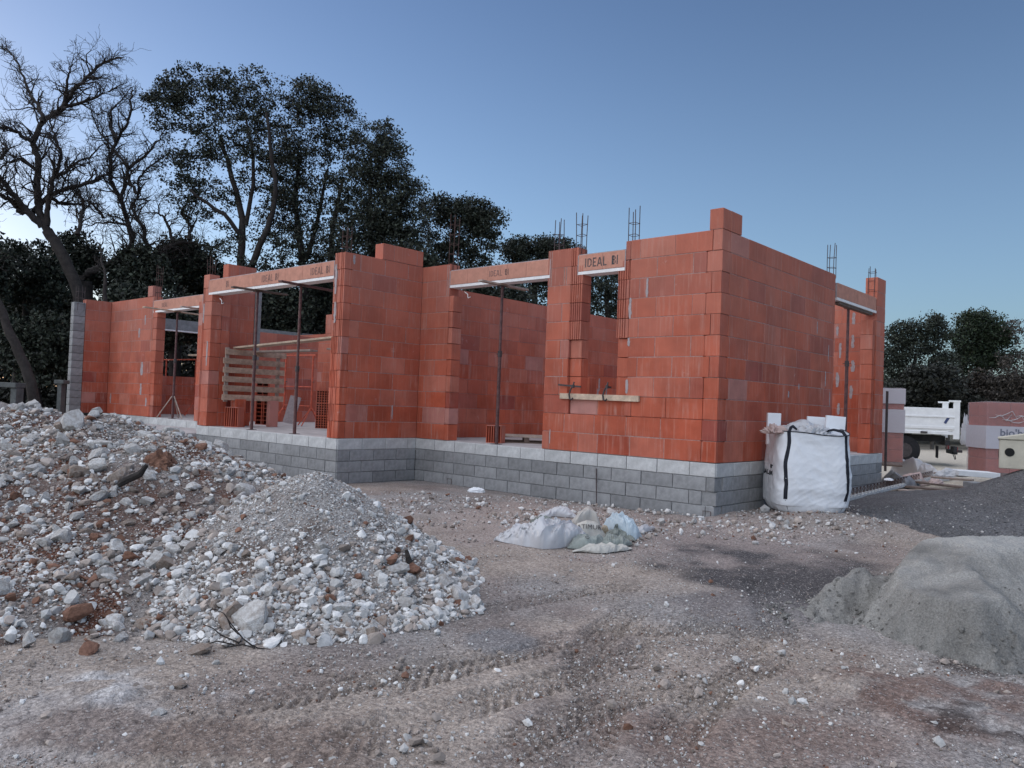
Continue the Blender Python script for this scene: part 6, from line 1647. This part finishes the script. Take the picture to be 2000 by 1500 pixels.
evergreen(29, [[(885, 800, 16), (882, 560, 15), (880, 480, 12), (895, 430, 8)]],
    [(865, 410, 42, 28, 1.2), (910, 415, 50, 28, 1.4), (950, 435, 38, 32, 1.2), (880, 460, 60, 40, 2), (935, 480, 40, 40, 1.3), (860, 520, 50, 45, 1.4), (910, 540, 55, 45, 1.4)],
    'rounded evergreen oak behind the middle doorway lintel', 24, 460, 58, 0.10, cr=0.29)
evergreen(31, [[(1045, 800, 13), (1045, 600, 13), (1040, 520, 9)]],
    [(1010, 490, 32, 26, 1.2), (1050, 482, 45, 24, 1.4), (1095, 492, 38, 24, 1.2), (1020, 530, 50, 40, 1.6), (1085, 540, 50, 40, 1.5), (1040, 590, 70, 40, 1.5)],
    'low evergreen tree behind the narrow pier', 25, 330, 58, 0.105, cr=0.30)
evergreen(31, [[(1190, 800, 13), (1188, 640, 13), (1185, 560, 8)]], [(1180, 560, 48, 34, 1.5), (1165, 610, 50, 40, 1.5), (1215, 620, 40, 40, 1)],
    'evergreen tree seen through the narrow window', 26, 150, 62, 0.105, cr=0.30)
# lower evergreens that close the view under the oaks
LOW = [(-40, 500, 60, 80, 'dark evergreen cut by the left picture edge, under the leaning oak'), (50, 520, 75, 75, 'dark evergreen under the leaning oak, left of its trunk'), (150, 500, 55, 62, 'evergreen behind the trunk of the leaning oak'),
       (-20, 640, 80, 80, 'low dark evergreen at the left picture edge'), (70, 650, 70, 80, 'low dark evergreen above the stone bench'), (170, 660, 60, 85, 'dark evergreen behind the grey block column'),
       (30, 595, 75, 55, 'dense dark evergreen between the two leaning trunks at far left'), (125, 590, 60, 50, 'dense dark evergreen low behind the leaning oak trunk'), (255, 590, 70, 45, 'dense dark evergreen right above the far left return wall'), (275, 520, 55, 60, 'evergreen above the recessed wall at left'), (350, 500, 60, 50, 'evergreen left of the tallest oak trunks'), (410, 540, 60, 60, 'evergreen right above the recessed lintel'),
       (330, 610, 70, 60, 'evergreen seen through the recessed opening'), (540, 590, 60, 70, 'evergreen seen through the wing opening, left of two'), (615, 580, 55, 75, 'evergreen seen through the wing opening, right of two'),
       (690, 560, 60, 60, 'dark evergreen above the wing pier'), (790, 520, 60, 55, 'dark evergreen above the inner corner of the house'), (960, 580, 70, 45, 'evergreen seen through the middle doorway')]
for k, (px, py, rx, ry, lb) in enumerate(LOW):
    D = 25+(k % 4)*1.8; dn = 800
    sub = [(px, py, rx*0.8, ry*0.7, 2), (px-rx*0.5, py+ry*0.35, rx*0.6, ry*0.6, 1.2), (px+rx*0.5, py+ry*0.3, rx*0.6, ry*0.6, 1.2), (px, py+ry*0.8, rx, ry*0.5, 1.2)]
    evergreen(D, [[(px+(k*37 % 30)-15, dn, 13), (px+(k*53 % 20)-10, py+ry, 12), (px, py, 7)]], sub, lb, 40+k, 120, 80, 0.14, group=None, name='evergreen_shrub')
# leaning bare trunks at the far left
for k, (pts, lb) in enumerate([([(85, 815, 22), (60, 740, 20), (35, 690, 18), (5, 610, 15), (-20, 560, 12)], 'bare leaning trunk behind the stone bench at the far left'), ([(210, 800, 12), (205, 700, 10), (205, 600, 9), (206, 540, 6)], 'thin upright bare trunk behind the far left return wall')]):
    bare_tree(20+k*3, [(a, b, w, 0) for a, b, w in pts], [[0.4, pts[-1][2]*0.8]+[(pts[-1][0], pts[-1][1]), (pts[-1][0]-10, pts[-1][1]-40), (pts[-1][0]-5, pts[-1][1]-80)]], lb, 70+k, 2)
# trees on the right
evergreen(42, [[(1775, 850, 10), (1780, 740, 9), (1790, 690, 6)], [(1805, 770, 6), (1815, 700, 4)]], [(1770, 650, 38, 24, 1.2), (1745, 690, 32, 45, 1.2), (1815, 640, 36, 28, 1.1), (1800, 700, 52, 45, 1.8), (1750, 750, 45, 40, 1.2), (1840, 720, 36, 50, 1.0)],
    'dark evergreen oak right behind the side doorway pier', 31, 330, 62, 0.13, cr=0.36)
evergreen(45, [[(1920, 850, 11), (1920, 740, 10), (1915, 690, 6)]], [(1905, 635, 36, 26, 1.4), (1935, 650, 40, 30, 1.4), (1890, 665, 42, 35, 1.6), (1950, 685, 34, 38, 1.3), (1905, 705, 55, 36, 1.6)],
    'rounded green pine above the white truck', 32, 260, 100, 0.15, 'leaf_pine', cr=0.5)
evergreen(38, [[(1985, 860, 8), (1980, 780, 7), (1985, 720, 5)]], [(1985, 715, 42, 40, 1), (2010, 760, 55, 50, 1.3), (1965, 770, 42, 45, 1), (1990, 650, 14, 24, 0.25)], 'thin dry grey brown tree at the right edge', 33, 120, 45, 0.12, 'leaf_dry', 'bark_pale')
for k, (px, py, rx, ry, lb, m_) in enumerate([(1765, 790, 60, 45, 'dark hedge tree behind the tall wrapped pallet', 'leaf_bush'), (1850, 780, 70, 48, 'dark low tree behind the tipper bed', 'leaf_bush'), (1930, 765, 60, 42, 'brownish low tree behind the wide brick pallet', 'leaf_dry'), (1820, 745, 55, 40, 'dim middle tree between the oak and the pine', 'leaf_bush'), (2030, 800, 60, 50, 'low tree cut by the right picture edge', 'leaf_dry'), (1900, 800, 80, 30, 'low dark bushes right behind the truck tailgate', 'leaf_bush')]):
    evergreen(37+k % 3, [[(px, 850, 7), (px+5, py+10, 6), (px-4, py-ry*0.5, 4)], [(px+20, 840, 4), (px+30, py, 3)]], [(px, py, rx, ry, 2), (px-rx*0.4, py+ry*0.5, rx*0.7, ry*0.6, 1), (px+rx*0.4, py+ry*0.5, rx*0.7, ry*0.6, 1)], lb, 90+k, 120, 80, 0.17, m_, 'bark_pale', name='evergreen_shrub')
# the wood behind everything, read as one mass
def wood():
    r = np.random.default_rng(123); pts = []
    for k in range(2600):
        px = r.uniform(-400, 2500); D = r.uniform(34, 46) if px < 1400 else r.uniform(46, 56)
        top = 640 if px < 1300 else 745
        py = r.uniform(top, 815); c = at(px, py, D)
        if c[2] < 0.1: c[2] = r.uniform(0.1, 1.0)
        v = r.normal(size=(55, 3)); v /= np.linalg.norm(v, axis=1)[:, None]; pts.append(c+v*(r.random((55, 1))**0.5)*np.array([0.9, 0.9, 0.6]))
    P_ = np.vstack(pts); Vv, Ff = leaves(P_, np.full(len(P_), 0.30)*r.uniform(0.6, 1.3, len(P_)), r)
    tag(obj('woods', np_mesh('woods', Vv, [Ff], False), M['leaf_bush']), 'dark wood closing the view behind the house', kind='stuff')
wood()
print('SMALL', n_small, 'MED', n_med, 'BRICKS', N_BRICK[0])
